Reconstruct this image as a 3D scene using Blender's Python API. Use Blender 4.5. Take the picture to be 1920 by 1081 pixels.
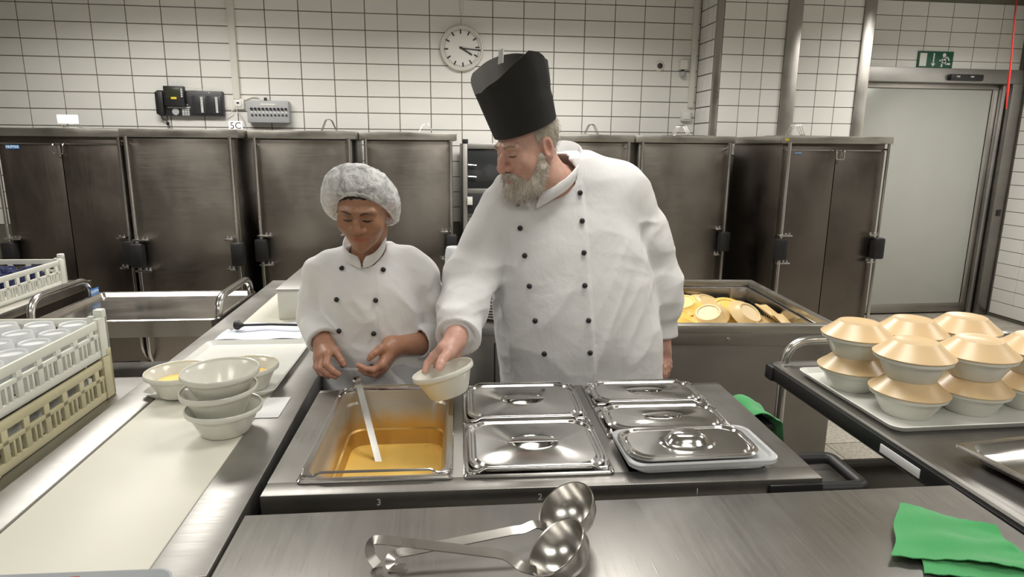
import bpy, bmesh, math, random
import numpy as np
from mathutils import Vector, Matrix, Euler

# ------------------------------------------------------------------ camera, world, light
scene = bpy.context.scene
col = scene.collection
for o in list(bpy.data.objects):
    bpy.data.objects.remove(o, do_unlink=True)

cam_d = bpy.data.cameras.new('camera')
cam = bpy.data.objects.new('camera', cam_d)
col.objects.link(cam)
cam_d.sensor_fit = 'HORIZONTAL'
cam_d.sensor_width = 36.0
cam_d.lens = 36.0 * 1220.0 / 1920.0
cam_d.clip_start = 0.02
_R = Vector((0.99229, -0.12365, 0.00832)); _U = Vector((0.01806, 0.21071, 0.97738)); _F = Vector((0.1226, 0.9697, -0.21132))
_M = Matrix((_R, _U, -_F)).transposed().to_4x4()
_M.translation = Vector((0, 0, 1.5857))
cam.matrix_world = _M
scene.camera = cam

scene.view_settings.view_transform = 'Standard'
scene.view_settings.look = 'None'
scene.view_settings.gamma = 1.0
scene.view_settings.use_curve_mapping = False
scene.view_settings.exposure = 0.0

world = bpy.data.worlds.new('world')
scene.world = world
world.use_nodes = True
world.node_tree.nodes['Background'].inputs[0].default_value = (0.05, 0.05, 0.048, 1)
world.node_tree.nodes['Background'].inputs[1].default_value = 0.3

CEIL = 3.0
LAMP_W = (60.0, 20.0, 27.0)      # row by the back wall, row over the counters, row behind
LAMP_COL = (1.0, 0.962, 0.895)
LAMPS = [(-1.75, 3.9), (0.8, 3.9), (4.5, 4.1), (-2.3, 1.6), (0.8, 1.75), (3.6, 1.7), (-1.75, -0.7), (0.8, -0.7), (3.4, -0.7)]
for li, (lx, ly) in enumerate(LAMPS):
    ld = bpy.data.lights.new('ceiling_lamp', 'AREA')
    ld.shape = 'RECTANGLE'; ld.size = 1.2; ld.size_y = 0.56
    ld.energy = LAMP_W[li // 3]; ld.color = LAMP_COL; ld.spread = math.radians(150)
    lo = bpy.data.objects.new('ceiling_lamp', ld); col.objects.link(lo)
    lo.location = (lx, ly, CEIL - 0.075)

# ------------------------------------------------------------------ materials
MATS = {}
def nmat(name, base=(0.8, 0.8, 0.8), rough=0.5, metal=0.0, **kw):
    m = bpy.data.materials.new(name); m.use_nodes = True
    nt = m.node_tree; b = nt.nodes['Principled BSDF']
    b.inputs['Base Color'].default_value = (*base, 1)
    b.inputs['Roughness'].default_value = rough
    b.inputs['Metallic'].default_value = metal
    for k, v in kw.items():
        b.inputs[k.replace('_', ' ')].default_value = v
    MATS[name] = m
    return m
def coords(nt, scale=(1, 1, 1), kind='Object', rot=(0, 0, 0)):
    tc = nt.nodes.new('ShaderNodeTexCoord'); mp = nt.nodes.new('ShaderNodeMapping')
    mp.inputs['Scale'].default_value = scale; mp.inputs['Rotation'].default_value = rot
    nt.links.new(tc.outputs[kind], mp.inputs['Vector'])
    return mp.outputs['Vector']
def noise(nt, vec, scale=5, detail=4, rough=0.5, dist=0.0):
    n = nt.nodes.new('ShaderNodeTexNoise'); n.inputs['Scale'].default_value = scale
    n.inputs['Detail'].default_value = detail; n.inputs['Roughness'].default_value = rough
    n.inputs['Distortion'].default_value = dist
    nt.links.new(vec, n.inputs['Vector']); return n.outputs['Fac']
def remap(nt, fac, a, b, lo=0.3, hi=0.7):
    n = nt.nodes.new('ShaderNodeMapRange'); n.inputs['From Min'].default_value = lo; n.inputs['From Max'].default_value = hi
    n.inputs['To Min'].default_value = a; n.inputs['To Max'].default_value = b
    nt.links.new(fac, n.inputs['Value']); return n.outputs['Result']
def mixcol(nt, fac, a, b):
    n = nt.nodes.new('ShaderNodeMix'); n.data_type = 'RGBA'
    n.inputs['A'].default_value = (*a, 1); n.inputs['B'].default_value = (*b, 1)
    nt.links.new(fac, n.inputs['Factor']); return n.outputs['Result']
def bump(nt, h, strength=0.2, dist=0.01):
    n = nt.nodes.new('ShaderNodeBump'); n.inputs['Strength'].default_value = strength; n.inputs['Distance'].default_value = dist
    nt.links.new(h, n.inputs['Height']); return n.outputs['Normal']
def setin(m, name, sock):
    m.node_tree.links.new(sock, m.node_tree.nodes['Principled BSDF'].inputs[name])

def steel(name, base, rough, stretch=(2, 2, 90), var=0.12, bstr=0.05, scratch=False, dark=None):
    m = nmat(name, base, rough, 1.0); nt = m.node_tree
    v = coords(nt, stretch); f = noise(nt, v, 3, 3, 0.6)
    v2 = coords(nt, (1, 1, 1)); g = noise(nt, v2, 2.2, 5, 0.6, 0.4)
    add = nt.nodes.new('ShaderNodeMath'); add.operation = 'ADD'
    nt.links.new(remap(nt, f, -var * 0.5, var * 0.5), add.inputs[0]); nt.links.new(remap(nt, g, rough - var, rough + var), add.inputs[1])
    setin(m, 'Roughness', add.outputs[0])
    d = dark or tuple(c * 0.82 for c in base)
    setin(m, 'Base Color', mixcol(nt, remap(nt, g, 0, 1, 0.35, 0.65), d, base))
    if scratch:
        w = coords(nt, (46, 1.6, 1), rot=(0, 0, 0.35)); s = noise(nt, w, 9, 1, 0.4, 0.3)
        w2 = coords(nt, (40, 1.8, 1), rot=(0, 0, -0.75)); s2 = noise(nt, w2, 9, 1, 0.4, 0.3)
        mx = nt.nodes.new('ShaderNodeMath'); mx.operation = 'MAXIMUM'
        nt.links.new(remap(nt, s, 0, 1, .68, .76), mx.inputs[0]); nt.links.new(remap(nt, s2, 0, 1, .70, .78), mx.inputs[1])
        setin(m, 'Normal', bump(nt, mx.outputs[0], bstr, 0.002))
    else:
        setin(m, 'Normal', bump(nt, f, bstr, 0.002))
    return m
steel('steel_top', (0.33, 0.32, 0.305), 0.38, (60, 2, 2), 0.06, 0.09, True)
steel('steel_rail', (0.45, 0.44, 0.425), 0.44, (2, 70, 2), 0.08, 0.04)
steel('steel_cart', (0.33, 0.303, 0.272), 0.36, (1.5, 1.5, 60), 0.08, 0.03)
steel('steel_door', (0.20, 0.175, 0.155), 0.36, (60, 1.5, 1.5), 0.08, 0.03)
steel('steel_rim', (0.53, 0.51, 0.47), 0.36, (2, 2, 80), 0.1, 0.05)
steel('steel_unit', (0.40, 0.38, 0.355), 0.34, (2, 2, 60), 0.08, 0.03)
steel('steel_edge', (0.30, 0.285, 0.27), 0.4, (2, 2, 60), 0.08, 0.03)
steel('steel_tube', (0.66, 0.645, 0.62), 0.22, (4, 4, 4), 0.06, 0.0)
steel('steel_shiny', (0.68, 0.67, 0.655), 0.17, (3, 3, 3), 0.05, 0.015)
steel('steel_ladle', (0.62, 0.60, 0.57), 0.24, (3, 3, 3), 0.06, 0.02)
steel('steel_pan', (0.62, 0.60, 0.57), 0.2, (3, 3, 3), 0.06, 0.02)
steel('steel_post', (0.47, 0.45, 0.42), 0.36, (40, 40, 1), 0.08, 0.03)
def plastic(name, base, rough=0.35, var=0.06, **kw):
    m = nmat(name, base, rough, 0.0, **kw); nt = m.node_tree
    g = noise(nt, coords(nt), 4, 4)
    setin(m, 'Base Color', mixcol(nt, remap(nt, g, 0, 1, 0.35, 0.65), tuple(c * (1 - var) for c in base), base))
    return m
plastic('black_plastic', (0.012, 0.012, 0.013), 0.45)
plastic('dark_plastic', (0.028, 0.029, 0.033), 0.4)
plastic('grey_plastic', (0.42, 0.43, 0.45), 0.5)
plastic('white_plastic', (0.72, 0.72, 0.66), 0.4)
plastic('belt_white', (0.67, 0.66, 0.575), 0.42, 0.03)
plastic('crate_white', (0.76, 0.77, 0.70), 0.4, 0.08, Subsurface_Weight=0.0)
plastic('crate_cream', (0.66, 0.61, 0.40), 0.42, 0.12)
plastic('cup_white', (0.74, 0.76, 0.77), 0.35)
plastic('cup_navy', (0.02, 0.025, 0.09), 0.35)
plastic('bowl_white', (0.74, 0.74, 0.67), 0.16, 0.03)
plastic('tray_white', (0.72, 0.73, 0.69), 0.3, 0.04)
plastic('lid_beige', (0.76, 0.56, 0.32), 0.3, 0.05)
plastic('lid_yellow', (0.78, 0.53, 0.12), 0.36, 0.06)
plastic('lid_sand', (0.62, 0.455, 0.215), 0.42, 0.06)
plastic('door_grey', (0.40, 0.41, 0.38), 0.18, 0.03)
plastic('enamel_white', (0.75, 0.74, 0.68), 0.4, 0.05)
plastic('sign_green', (0.01, 0.10, 0.055), 0.4, 0.02)
plastic('sign_white', (0.80, 0.82, 0.80), 0.5, 0.01)
plastic('paper_white', (0.82, 0.83, 0.84), 0.6, 0.03)
plastic('paper_blue', (0.66, 0.70, 0.80), 0.6, 0.03)
plastic('sticker_blue', (0.06, 0.22, 0.55), 0.4, 0.04)
plastic('sticker_yellow', (0.75, 0.58, 0.03), 0.5, 0.04)
plastic('red_plastic', (0.50, 0.02, 0.015), 0.4, 0.05)
plastic('ceiling_paint', (0.55, 0.55, 0.53), 0.8, 0.04)
plastic('wall_paint', (0.50, 0.49, 0.46), 0.6, 0.06)
plastic('screen_olive', (0.035, 0.04, 0.025), 0.25, 0.05)
plastic('glass_dark', (0.03, 0.032, 0.034), 0.12, 0.05)
plastic('lamp_white', (0.75, 0.75, 0.72), 0.4, 0.02)
plastic('tray_speckle', (0.42, 0.45, 0.47), 0.5, 0.2)

m = nmat('tile_white', (0.70, 0.69, 0.635), 0.34); nt = m.node_tree
oi = nt.nodes.new('ShaderNodeObjectInfo'); g = noise(nt, coords(nt, (1, 1, 1)), 6, 3)
ad = nt.nodes.new('ShaderNodeMath'); ad.operation = 'MULTIPLY_ADD'; ad.inputs[1].default_value = 0.6
nt.links.new(oi.outputs['Random'], ad.inputs[0]); nt.links.new(g, ad.inputs[2])
setin(m, 'Base Color', mixcol(nt, remap(nt, ad.outputs[0], 0, 1, 0.2, 1.1), (0.80, 0.793, 0.762), (0.845, 0.84, 0.812)))
plastic('grout', (0.20, 0.19, 0.155), 0.9, 0.2)
m = nmat('floor_tile', (0.33, 0.30, 0.25), 0.45); nt = m.node_tree
g = noise(nt, coords(nt), 60, 3)
setin(m, 'Base Color', mixcol(nt, remap(nt, g, 0, 1, 0.3, 0.7), (0.22, 0.20, 0.165), (0.40, 0.37, 0.32)))
m = nmat('soup', (0.80, 0.42, 0.05), 0.30); nt = m.node_tree
g = noise(nt, coords(nt), 9, 4)
setin(m, 'Base Color', mixcol(nt, remap(nt, g, 0, 1), (0.97, 0.63, 0.15), (1.0, 0.70, 0.21)))
m = nmat('pan_smeared', (0.5, 0.4, 0.25), 0.36, 0.7); nt = m.node_tree
sep = nt.nodes.new('ShaderNodeSeparateXYZ'); nt.links.new(coords(nt), sep.inputs[0])          # soup residue below the old fill line
g = noise(nt, coords(nt, (5, 5, 2)), 3.0, 5, 0.6, 0.6)
md = nt.nodes.new('ShaderNodeMath'); md.operation = 'MULTIPLY_ADD'; md.inputs[1].default_value = 0.10
nt.links.new(g, md.inputs[0]); nt.links.new(sep.outputs['Z'], md.inputs[2])
setin(m, 'Base Color', mixcol(nt, remap(nt, md.outputs[0], 1, 0, -0.055, 0.0), (0.50, 0.455, 0.38), (0.55, 0.36, 0.12)))
m = nmat('green_cloth', (0.045, 0.32, 0.09), 0.95, Sheen_Weight=0.3); nt = m.node_tree
wv = nt.nodes.new('ShaderNodeTexWave'); wv.inputs['Scale'].default_value = 95; wv.inputs['Distortion'].default_value = 0.6
nt.links.new(coords(nt, (1, 1, 1), rot=(0, 0, 0.4)), wv.inputs['Vector'])
setin(m, 'Normal', bump(nt, wv.outputs['Fac'], 0.35, 0.002))
setin(m, 'Base Color', mixcol(nt, noise(nt, coords(nt), 7, 4), (0.035, 0.28, 0.075), (0.06, 0.37, 0.12)))
m = nmat('clear_plastic', (0.83, 0.85, 0.86), 0.22, 0.0, Transmission_Weight=0.55, Alpha=1.0, IOR=1.35)
m = nmat('clock_face', (0.80, 0.80, 0.76), 0.25)

# ------------------------------------------------------------------ mesh building
class MB:
    def __init__(s): s.v = []; s.f = []
    def add(s, v, f):
        n = len(s.v); s.v += [tuple(p) for p in v]; s.f += [tuple(i + n for i in q) for q in f]; return s
    def box(s, a, b, bev=0.0):
        x0, y0, z0 = [min(p, q) for p, q in zip(a, b)]; x1, y1, z1 = [max(p, q) for p, q in zip(a, b)]
        if bev <= 0:
            return s.add([(x0, y0, z0), (x1, y0, z0), (x1, y1, z0), (x0, y1, z0), (x0, y0, z1), (x1, y0, z1), (x1, y1, z1), (x0, y1, z1)],
                         [(3, 2, 1, 0), (4, 5, 6, 7), (0, 1, 5, 4), (1, 2, 6, 5), (2, 3, 7, 6), (3, 0, 4, 7)])
        bm = bmesh.new(); bmesh.ops.create_cube(bm, size=1)
        for v in bm.verts:
            v.co = Vector(((x0 + x1) / 2 + v.co.x * (x1 - x0), (y0 + y1) / 2 + v.co.y * (y1 - y0), (z0 + z1) / 2 + v.co.z * (z1 - z0)))
        bmesh.ops.bevel(bm, geom=bm.edges[:], offset=bev, segments=2, affect='EDGES', profile=0.5)
        bm.verts.index_update()
        s.add([v.co.copy() for v in bm.verts], [[v.index for v in f.verts] for f in bm.faces]); bm.free(); return s
    def loft(s, rings, cap0=False, cap1=False, closed=True):
        n = len(rings[0]); v = [p for r in rings for p in r]; f = []
        for i in range(len(rings) - 1):
            for j in range(n if closed else n - 1):
                k = (j + 1) % n
                f.append((i * n + j, i * n + k, (i + 1) * n + k, (i + 1) * n + j))
        if cap0: f.append(tuple(range(n))[::-1])
        if cap1: f.append(tuple((len(rings) - 1) * n + j for j in range(n)))
        return s.add(v, f)
    def lathe(s, prof, n=40, c=(0, 0, 0), sx=1.0, sy=1.0):
        rings = [[(c[0] + r * sx * math.cos(2 * math.pi * j / n), c[1] + r * sy * math.sin(2 * math.pi * j / n), c[2] + z) for j in range(n)] for r, z in prof]
        return s.loft(rings)
    def tube(s, path, r, n=10, cap=True, flat=None):
        P = [Vector(p) for p in path]; rings = []
        prev = None
        for i, p in enumerate(P):
            t = (P[min(i + 1, len(P) - 1)] - P[max(i - 1, 0)]).normalized()
            if prev is None:
                up = Vector((0, 0, 1)) if abs(t.z) < 0.9 else Vector((0, 1, 0))
                a = t.cross(up).normalized()
            else:
                a = (prev - t * prev.dot(t)).normalized()
            prev = a; b = t.cross(a)
            rr = r[i] if isinstance(r, (list, tuple)) else r
            ra, rb = (rr, rr) if flat is None else flat
            rings.append([p + a * (ra * math.cos(2 * math.pi * j / n)) + b * (rb * math.sin(2 * math.pi * j / n)) for j in range(n)])
        return s.loft(rings, cap, cap)
    def xf(s, M):
        s.v = [tuple(M @ Vector(p)) for p in s.v]; return s
    def mesh(s, name, smooth=True, ang=35):
        me = bpy.data.meshes.new(name); me.from_pydata(s.v, [], s.f); me.update()
        bm = bmesh.new(); bm.from_mesh(me); bmesh.ops.recalc_face_normals(bm, faces=bm.faces[:]); bm.to_mesh(me); bm.free()
        if smooth:
            me.polygons.foreach_set('use_smooth', [True] * len(me.polygons))
            me.set_sharp_from_angle(angle=math.radians(ang))
        return me
def fillet(pts, r, n=6):
    out = [Vector(pts[0])]
    for i in range(1, len(pts) - 1):
        p, a, b = Vector(pts[i]), Vector(pts[i - 1]), Vector(pts[i + 1])
        d1 = (a - p); d2 = (b - p); rr = min(r, d1.length * 0.49, d2.length * 0.49)
        q0 = p + d1.normalized() * rr; q1 = p + d2.normalized() * rr
        for k in range(n + 1):
            t = k / n; out.append(q0 * (1 - t) ** 2 + p * 2 * t * (1 - t) + q1 * t * t)
    out.append(Vector(pts[-1])); return out
def rr(w, d, r, z, cx=0.0, cy=0.0, n=6):
    out = []
    for i, (sx, sy) in enumerate(((1, 1), (-1, 1), (-1, -1), (1, -1))):
        for j in range(n + 1):
            a = math.radians(i * 90 + j * 90 / n)
            out.append((cx + sx * (w / 2 - r) + r * math.cos(a), cy + sy * (d / 2 - r) + r * math.sin(a), z))
    return out
def ell(a, b, z, cx=0.0, cy=0.0, n=6):
    return [(cx + a * math.cos(math.radians(i * 90 + (j + .5) * 90 / (n + 1))), cy + b * math.sin(math.radians(i * 90 + (j + .5) * 90 / (n + 1))), z) for i in range(4) for j in range(n + 1)]
def obj(name, me, mat=None, parent=None, loc=(0, 0, 0), rot=(0, 0, 0)):
    if isinstance(me, MB): me = me.mesh(name)
    o = bpy.data.objects.new(name, me); col.objects.link(o)
    if mat and not me.materials: me.materials.append(MATS[mat])
    o.location = loc; o.rotation_euler = rot
    if parent: o.parent = parent
    return o
def tag(o, label=None, cat=None, group=None, kind=None):
    if label: o['label'] = label
    if cat: o['category'] = cat
    if group: o['group'] = group
    if kind: o['kind'] = kind
    return o
def thing(name, label, cat, loc=(0, 0, 0), rot=(0, 0, 0), group=None):
    o = bpy.data.objects.new(name, None); col.objects.link(o); o.empty_display_size = 0.05
    o.location = loc; o.rotation_euler = rot
    return tag(o, label, cat, group)
def struct(name, me, mat, parent=None):
    o = obj(name, me, mat, parent)
    o['kind'] = 'structure'; return o
def copy_tree(o, parent=None):
    c = o.copy(); col.objects.link(c); c.parent = parent
    for ch in list(o.children): copy_tree(ch, c)
    return c
def text_mesh(txt, size, depth=0.0006, align='CENTER'):
    cu = bpy.data.curves.new('lettering', 'FONT'); cu.body = txt; cu.size = size; cu.extrude = depth
    cu.align_x = align; cu.align_y = 'CENTER'; cu.resolution_u = 3
    to = bpy.data.objects.new('lettering', cu); col.objects.link(to)
    dg = bpy.context.evaluated_depsgraph_get()
    me = bpy.data.meshes.new_from_object(to.evaluated_get(dg))
    bpy.data.objects.remove(to, do_unlink=True); bpy.data.curves.remove(cu)
    return me
FACE_CAM = (math.pi / 2, 0, 0)      # text lying in XY turned to face -Y
# ------------------------------------------------------------------ the room shell
WALL_Y = 5.49; DOORWALL_Y = 5.72; PIL_Y = 5.10; PIL_X0 = 2.25; PIL_X1 = 3.50; RW_X = 5.50
TW, TH = 0.25, 0.125
def tile_mesh(w, h, t=0.008):
    return MB().box((0, 0, 0), (w, t, h), 0.0012).mesh('tile', False)
ROWZ0 = 1.5857 + 1.0108       # grout line of row 0
wall_back = struct('wall_back', MB().box((-5.2, WALL_Y + 0.006, 0), (PIL_X0 + .02, WALL_Y + 0.15, CEIL)), 'grout')
tb = tile_mesh(TW - 0.007, TH - 0.007)
STUFF = {}
def stuff_box(key, a, b):
    STUFF.setdefault(key, MB()).box(a, b)
TX0 = -2.9786
for c in range(-9, 21):
    for r in range(-4, 13):
        x = TX0 + c * TW + 0.0035; z = ROWZ0 - (r + 1) * TH + 0.0035
        if z + TH - .01 > CEIL - .02 or z < 0.9: continue
        w = TW - 0.007
        if x + w > PIL_X0: w = PIL_X0 - x - .004
        if w < 0.03: continue
        seen = -2 <= c and -3 <= r <= 7
        if seen and w > TW - 0.02:
            obj('tile', tb, 'tile_white', wall_back, (x, WALL_Y, z))
        else:
            stuff_box('back', (x, WALL_Y, z), (x + w, WALL_Y + .008, z + TH - .007))
o = obj('tile_remainder', STUFF['back'], 'tile_white', wall_back); o['kind'] = 'stuff'
# pillar in front of the back wall, steel posts on its corners
pil = struct('wall_pillar', MB().box((PIL_X0 + .008, PIL_Y + .008, 0), (PIL_X1 - .008, WALL_Y + 0.3, CEIL)), 'grout')
SW, SH = 0.172, 0.128
ts = tile_mesh(SW - 0.006, SH - 0.006)
tside = tile_mesh(0.125 - .007, SH - .009)
for px0 in (2.275, 2.915):
    for c in range(3):
        for r in range(-3, 8):
            x = px0 + c * SW + .0045; z = 2.565 - (r + 1) * SH + .0045
            if z > CEIL - .12: continue
            obj('tile', ts, 'tile_white', pil, (x, PIL_Y, z))
for c in range(3):
    for r in range(-3, 8):
        z = 2.565 - (r + 1) * SH + .0045
        if z > CEIL - .12: continue
        obj('tile', tside, 'tile_white', pil, (PIL_X0 + .0, WALL_Y - .004 - c * .125, z), (0, 0, -math.pi / 2))
struct('trim_1', MB().box((PIL_X0 - .028, PIL_Y - .006, 0), (PIL_X0 + .022, PIL_Y + .03, CEIL), .003), 'steel_post')
struct('trim_2', MB().box((2.275 + 3 * SW, PIL_Y - .016, 0), (2.912, PIL_Y + .02, CEIL), .004), 'steel_post')
struct('trim_3', MB().box((2.915 + 3 * SW, PIL_Y - .012, 0), (PIL_X1 + .03, PIL_Y + .08, CEIL), .004), 'steel_post')
# wall over the sliding door
wd = struct('wall_door', MB().box((PIL_X1, DOORWALL_Y + .006, 2.31), (RW_X + .3, DOORWALL_Y + 0.15, CEIL)), 'grout')
tdoor = tile_mesh(0.25 - .006, 0.125 - .006)
tdoor_cut = MB().box((0, 0, 0), (.244, .008, .064), .0012).mesh('tile', False)
for c in range(9):
    for r in range(5):
        x = RW_X - .03 - (c + 1) * .25; z = 2.768 - r * .125 + .003 + .0
        if x < PIL_X1 - .2: continue
        obj('tile', tdoor if r < 4 else tdoor_cut, 'tile_white', wd, (x, DOORWALL_Y, z if r < 4 else 2.327))
struct('trim_4', MB().box((PIL_X1, DOORWALL_Y - .05, 2.20), (RW_X, DOORWALL_Y + .05, 2.325), .004), 'steel_rail')
door = bpy.data.objects.new('door_1', None); col.objects.link(door); door['kind'] = 'structure'
obj('door_leaf', MB().box((PIL_X1 - .3, DOORWALL_Y + .035, 0.10), (5.255, DOORWALL_Y + .075, 2.15), .004), 'door_grey', door)
obj('kick_plate', MB().box((PIL_X1 - .3, DOORWALL_Y + .028, 0.015), (5.32, DOORWALL_Y + .08, 0.105), .003), 'steel_unit', door)
obj('leaf_frame', MB().box((PIL_X1 - .3, DOORWALL_Y + .03, 2.15), (5.32, DOORWALL_Y + .08, 2.198), .003).box((5.258, DOORWALL_Y + .03, .1), (5.32, DOORWALL_Y + .08, 2.15), .003), 'steel_post', door)
obj('door_seal', MB().box((PIL_X1 - .3, DOORWALL_Y + .03, 2.148), (5.262, DOORWALL_Y + .033, 2.153)).box((5.253, DOORWALL_Y + .03, .1), (5.259, DOORWALL_Y + .033, 2.15)), 'black_plastic', door)
struct('trim_5', MB().box((5.325, DOORWALL_Y - .01, 0), (5.36, DOORWALL_Y + .09, 2.2), .003), 'steel_rail')
struct('trim_6', MB().box((5.375, DOORWALL_Y - .06, 0), (5.50, DOORWALL_Y + .06, 2.2), .004), 'steel_edge')
obj('switch', MB().box((5.415, DOORWALL_Y - .068, .98), (5.455, DOORWALL_Y - .058, 1.04), .002), 'black_plastic', bpy.data.objects['trim_6'])
# right wall, running towards the camera from the door
wr = struct('wall_right', MB().box((RW_X + .008, -2.6, 0), (RW_X + .15, DOORWALL_Y + .2, CEIL)), 'grout')
tr_ = tile_mesh(0.25 - .006, 0.125 - .006)
for c in range(3):
    for r in range(24):
        z = 0.0 + r * .125 + .03
        if z > CEIL - .14: continue
        obj('tile', tr_, 'tile_white', wr, (RW_X, DOORWALL_Y - .075 - c * .25, z), (0, 0, -math.pi / 2))
for c in range(3, 33):
    for r in range(24):
        z = 0.0 + r * .125 + .03
        if z > CEIL - .14: continue
        y = DOORWALL_Y - .075 - c * .25
        stuff_box('right', (RW_X, y - .241, z), (RW_X + .008, y, z + .116))
o = obj('tile_remainder', STUFF['right'], 'tile_white', wr); o['kind'] = 'stuff'
# unseen sides of the room
struct('wall_left', MB().box((-5.3, -2.6, 0), (-5.15, WALL_Y + .15, CEIL)), 'wall_paint')
struct('wall_front', MB().box((-5.3, -2.75, 0), (RW_X + .15, -2.6, CEIL)), 'wall_paint')
struct('ceiling', MB().box((-5.3, -2.75, CEIL), (RW_X + .3, WALL_Y + .4, CEIL + .1)), 'ceiling_paint')
floor = struct('floor', MB().box((-5.3, -2.75, -.1), (RW_X + .3, WALL_Y + .6, -.006)), 'grout')
ft = MB().box((0, 0, -.008), (.294, .294, 0), .0015).mesh('floor_tile')
for i in range(-12, 19):
    for j in range(-8, 20):
        x, y = i * .3 + .05, j * .3 + .1
        if 1.6 < x < 5.4 and 2.4 < y < 5.7:
            obj('floor_tile', ft, 'floor_tile', floor, (x, y, 0))
        elif -5.2 < x < RW_X - .3 and y < WALL_Y - .3:
            stuff_box('floor', (x, y, -.008), (x + .294, y + .294, 0))
o = obj('floor_tile_remainder', STUFF['floor'], 'floor_tile', floor); o['kind'] = 'stuff'
# ceiling luminaires (housing round the area lamps above)
for i, (lx, ly) in enumerate(LAMPS):
    row = ['in the row nearest the tiled back wall', 'in the row over the serving counter', 'in the row behind the camera'][i // 3]
    side = ['leftmost', 'middle', 'rightmost'][i % 3]
    t = thing('ceiling_light', f'{side} recessed panel light {row}', 'ceiling light', (lx, ly, CEIL), group='ceiling panel lights')
    obj('housing', MB().box((-.63, -.32, -.07), (.63, -.30, 0), .003).box((-.63, .30, -.07), (.63, .32, 0), .003).box((-.63, -.30, -.07), (-.61, .30, 0)).box((.61, -.30, -.07), (.63, .30, 0)), 'lamp_white', t)
    obj('reflector', MB().box((-.61, -.30, -.06), (.61, .30, -.05)), 'lamp_white', t)

# ------------------------------------------------------------------ things on the walls
t = thing('wall_clock', 'round white wall clock with black bar marks beside the black hat', 'clock', (0.272, WALL_Y, 2.354))
MB_ = MB
def disc_y(mb, r, y0, y1, n=48, c=(0, 0)):
    R = [[(c[0] + rad * math.cos(2 * math.pi * j / n), yy, c[1] + rad * math.sin(2 * math.pi * j / n)) for j in range(n)] for rad, yy in ((r, y0), (r, y1))]
    return mb.loft(R, True, True)
rim = MB()
prof = [(.160, 0), (.172, -.005), (.174, -.03), (.168, -.042), (.158, -.044), (.152, -.036)]
rim.loft([[(r * math.cos(2 * math.pi * j / 56), y, r * math.sin(2 * math.pi * j / 56)) for j in range(56)] for r, y in prof])
obj('bezel', rim, 'enamel_white', t)
obj('face', disc_y(MB(), .155, -.03, -.002, 56), 'clock_face', t)
tilt = math.radians(4)
for k in range(60):
    a = tilt + math.pi / 2 - k * math.pi / 30
    L, w = (.034, .0055) if k % 5 == 0 else (.011, .0018)
    mb = MB().box((.142 - L, -.0015, -w), (.142, 0, w))
    mb.xf(Matrix.Rotation(-a, 4, 'Y'))
    obj('hour_mark' if k % 5 == 0 else 'minute_mark', mb, 'black_plastic', t, (0, -.0305, 0))
for nm, ang, L, w, yy in (('hour_hand', -31, .095, .007, -.034), ('minute_hand', -5, .150, .0045, -.037)):
    mb = MB().box((-.02, -.0015, -w), (L, .0, w * .8)); mb.xf(Matrix.Rotation(math.radians(-ang), 4, 'Y'))
    obj(nm, mb, 'black_plastic', t, (0, yy, 0))
obj('hub', disc_y(MB(), .009, -.041, -.03, 16), 'black_plastic', t)
t = tag(obj('clock_cable_duct', MB().box((.262, WALL_Y - .012, 2.62), (.285, WALL_Y, CEIL), .002).tube([(.27, WALL_Y - .006, 2.62), (.272, WALL_Y - .005, 2.53)], .003, 6), 'enamel_white'), 'thin white cable duct running up from the wall clock', 'cable duct')

# conduit left, socket, cables
tag(obj('wall_cable_duct', MB().box((-1.497, WALL_Y - .035, 1.935), (-1.447, WALL_Y, CEIL), .003), 'enamel_white'), 'wide white cable duct running up beside the wall telephone', 'cable duct')
t = thing('wall_socket', 'white data socket below the wide cable duct', 'socket', (-1.462, WALL_Y, 1.905))
obj('plate', MB().box((-.045, -.03, -.045), (.042, 0, .035), .004), 'enamel_white', t)
obj('insert', MB().box((-.026, -.036, -.026), (.022, -.03, .02), .002), 'sign_white', t)
obj('port', MB().box((-.012, -.038, -.004), (.008, -.035, .008)), 'black_plastic', t)
tag(obj('patch_cable', MB().tube(fillet([(-1.47, WALL_Y - .036, 1.90), (-1.475, WALL_Y - .05, 1.84), (-1.44, WALL_Y - .02, 1.80), (-1.42, WALL_Y - .015, 1.70)], .03), .003, 6), 'enamel_white'), 'white cable dropping from the data socket behind the carts', 'cable')
tag(obj('patch_cable', MB().tube(fillet([(-1.565, WALL_Y - .02, 1.87), (-1.52, WALL_Y - .03, 1.875), (-1.51, WALL_Y - .03, 1.84), (-1.56, WALL_Y - .02, 1.80)], .02), .003, 6), 'enamel_white'), 'white cable loop leaving the right end of the telephone', 'cable')
tag(obj('box_cable', MB().tube(fillet([(-1.42, WALL_Y - .01, 1.93), (-1.36, WALL_Y - .01, 1.955), (-1.31, WALL_Y - .02, 1.955), (-1.292, WALL_Y - .03, 1.925)], .03), .004, 6), 'enamel_white'), 'white cable arching from socket into the grey call box', 'cable')
tag(obj('phone_cable', MB().tube(fillet([(-1.87, WALL_Y - .05, 2.02), (-1.74, WALL_Y - .03, 2.012), (-1.66, WALL_Y - .05, 1.975)], .05), .0035, 6), 'enamel_white'), 'white cable behind the top of the telephone display', 'cable')

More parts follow.
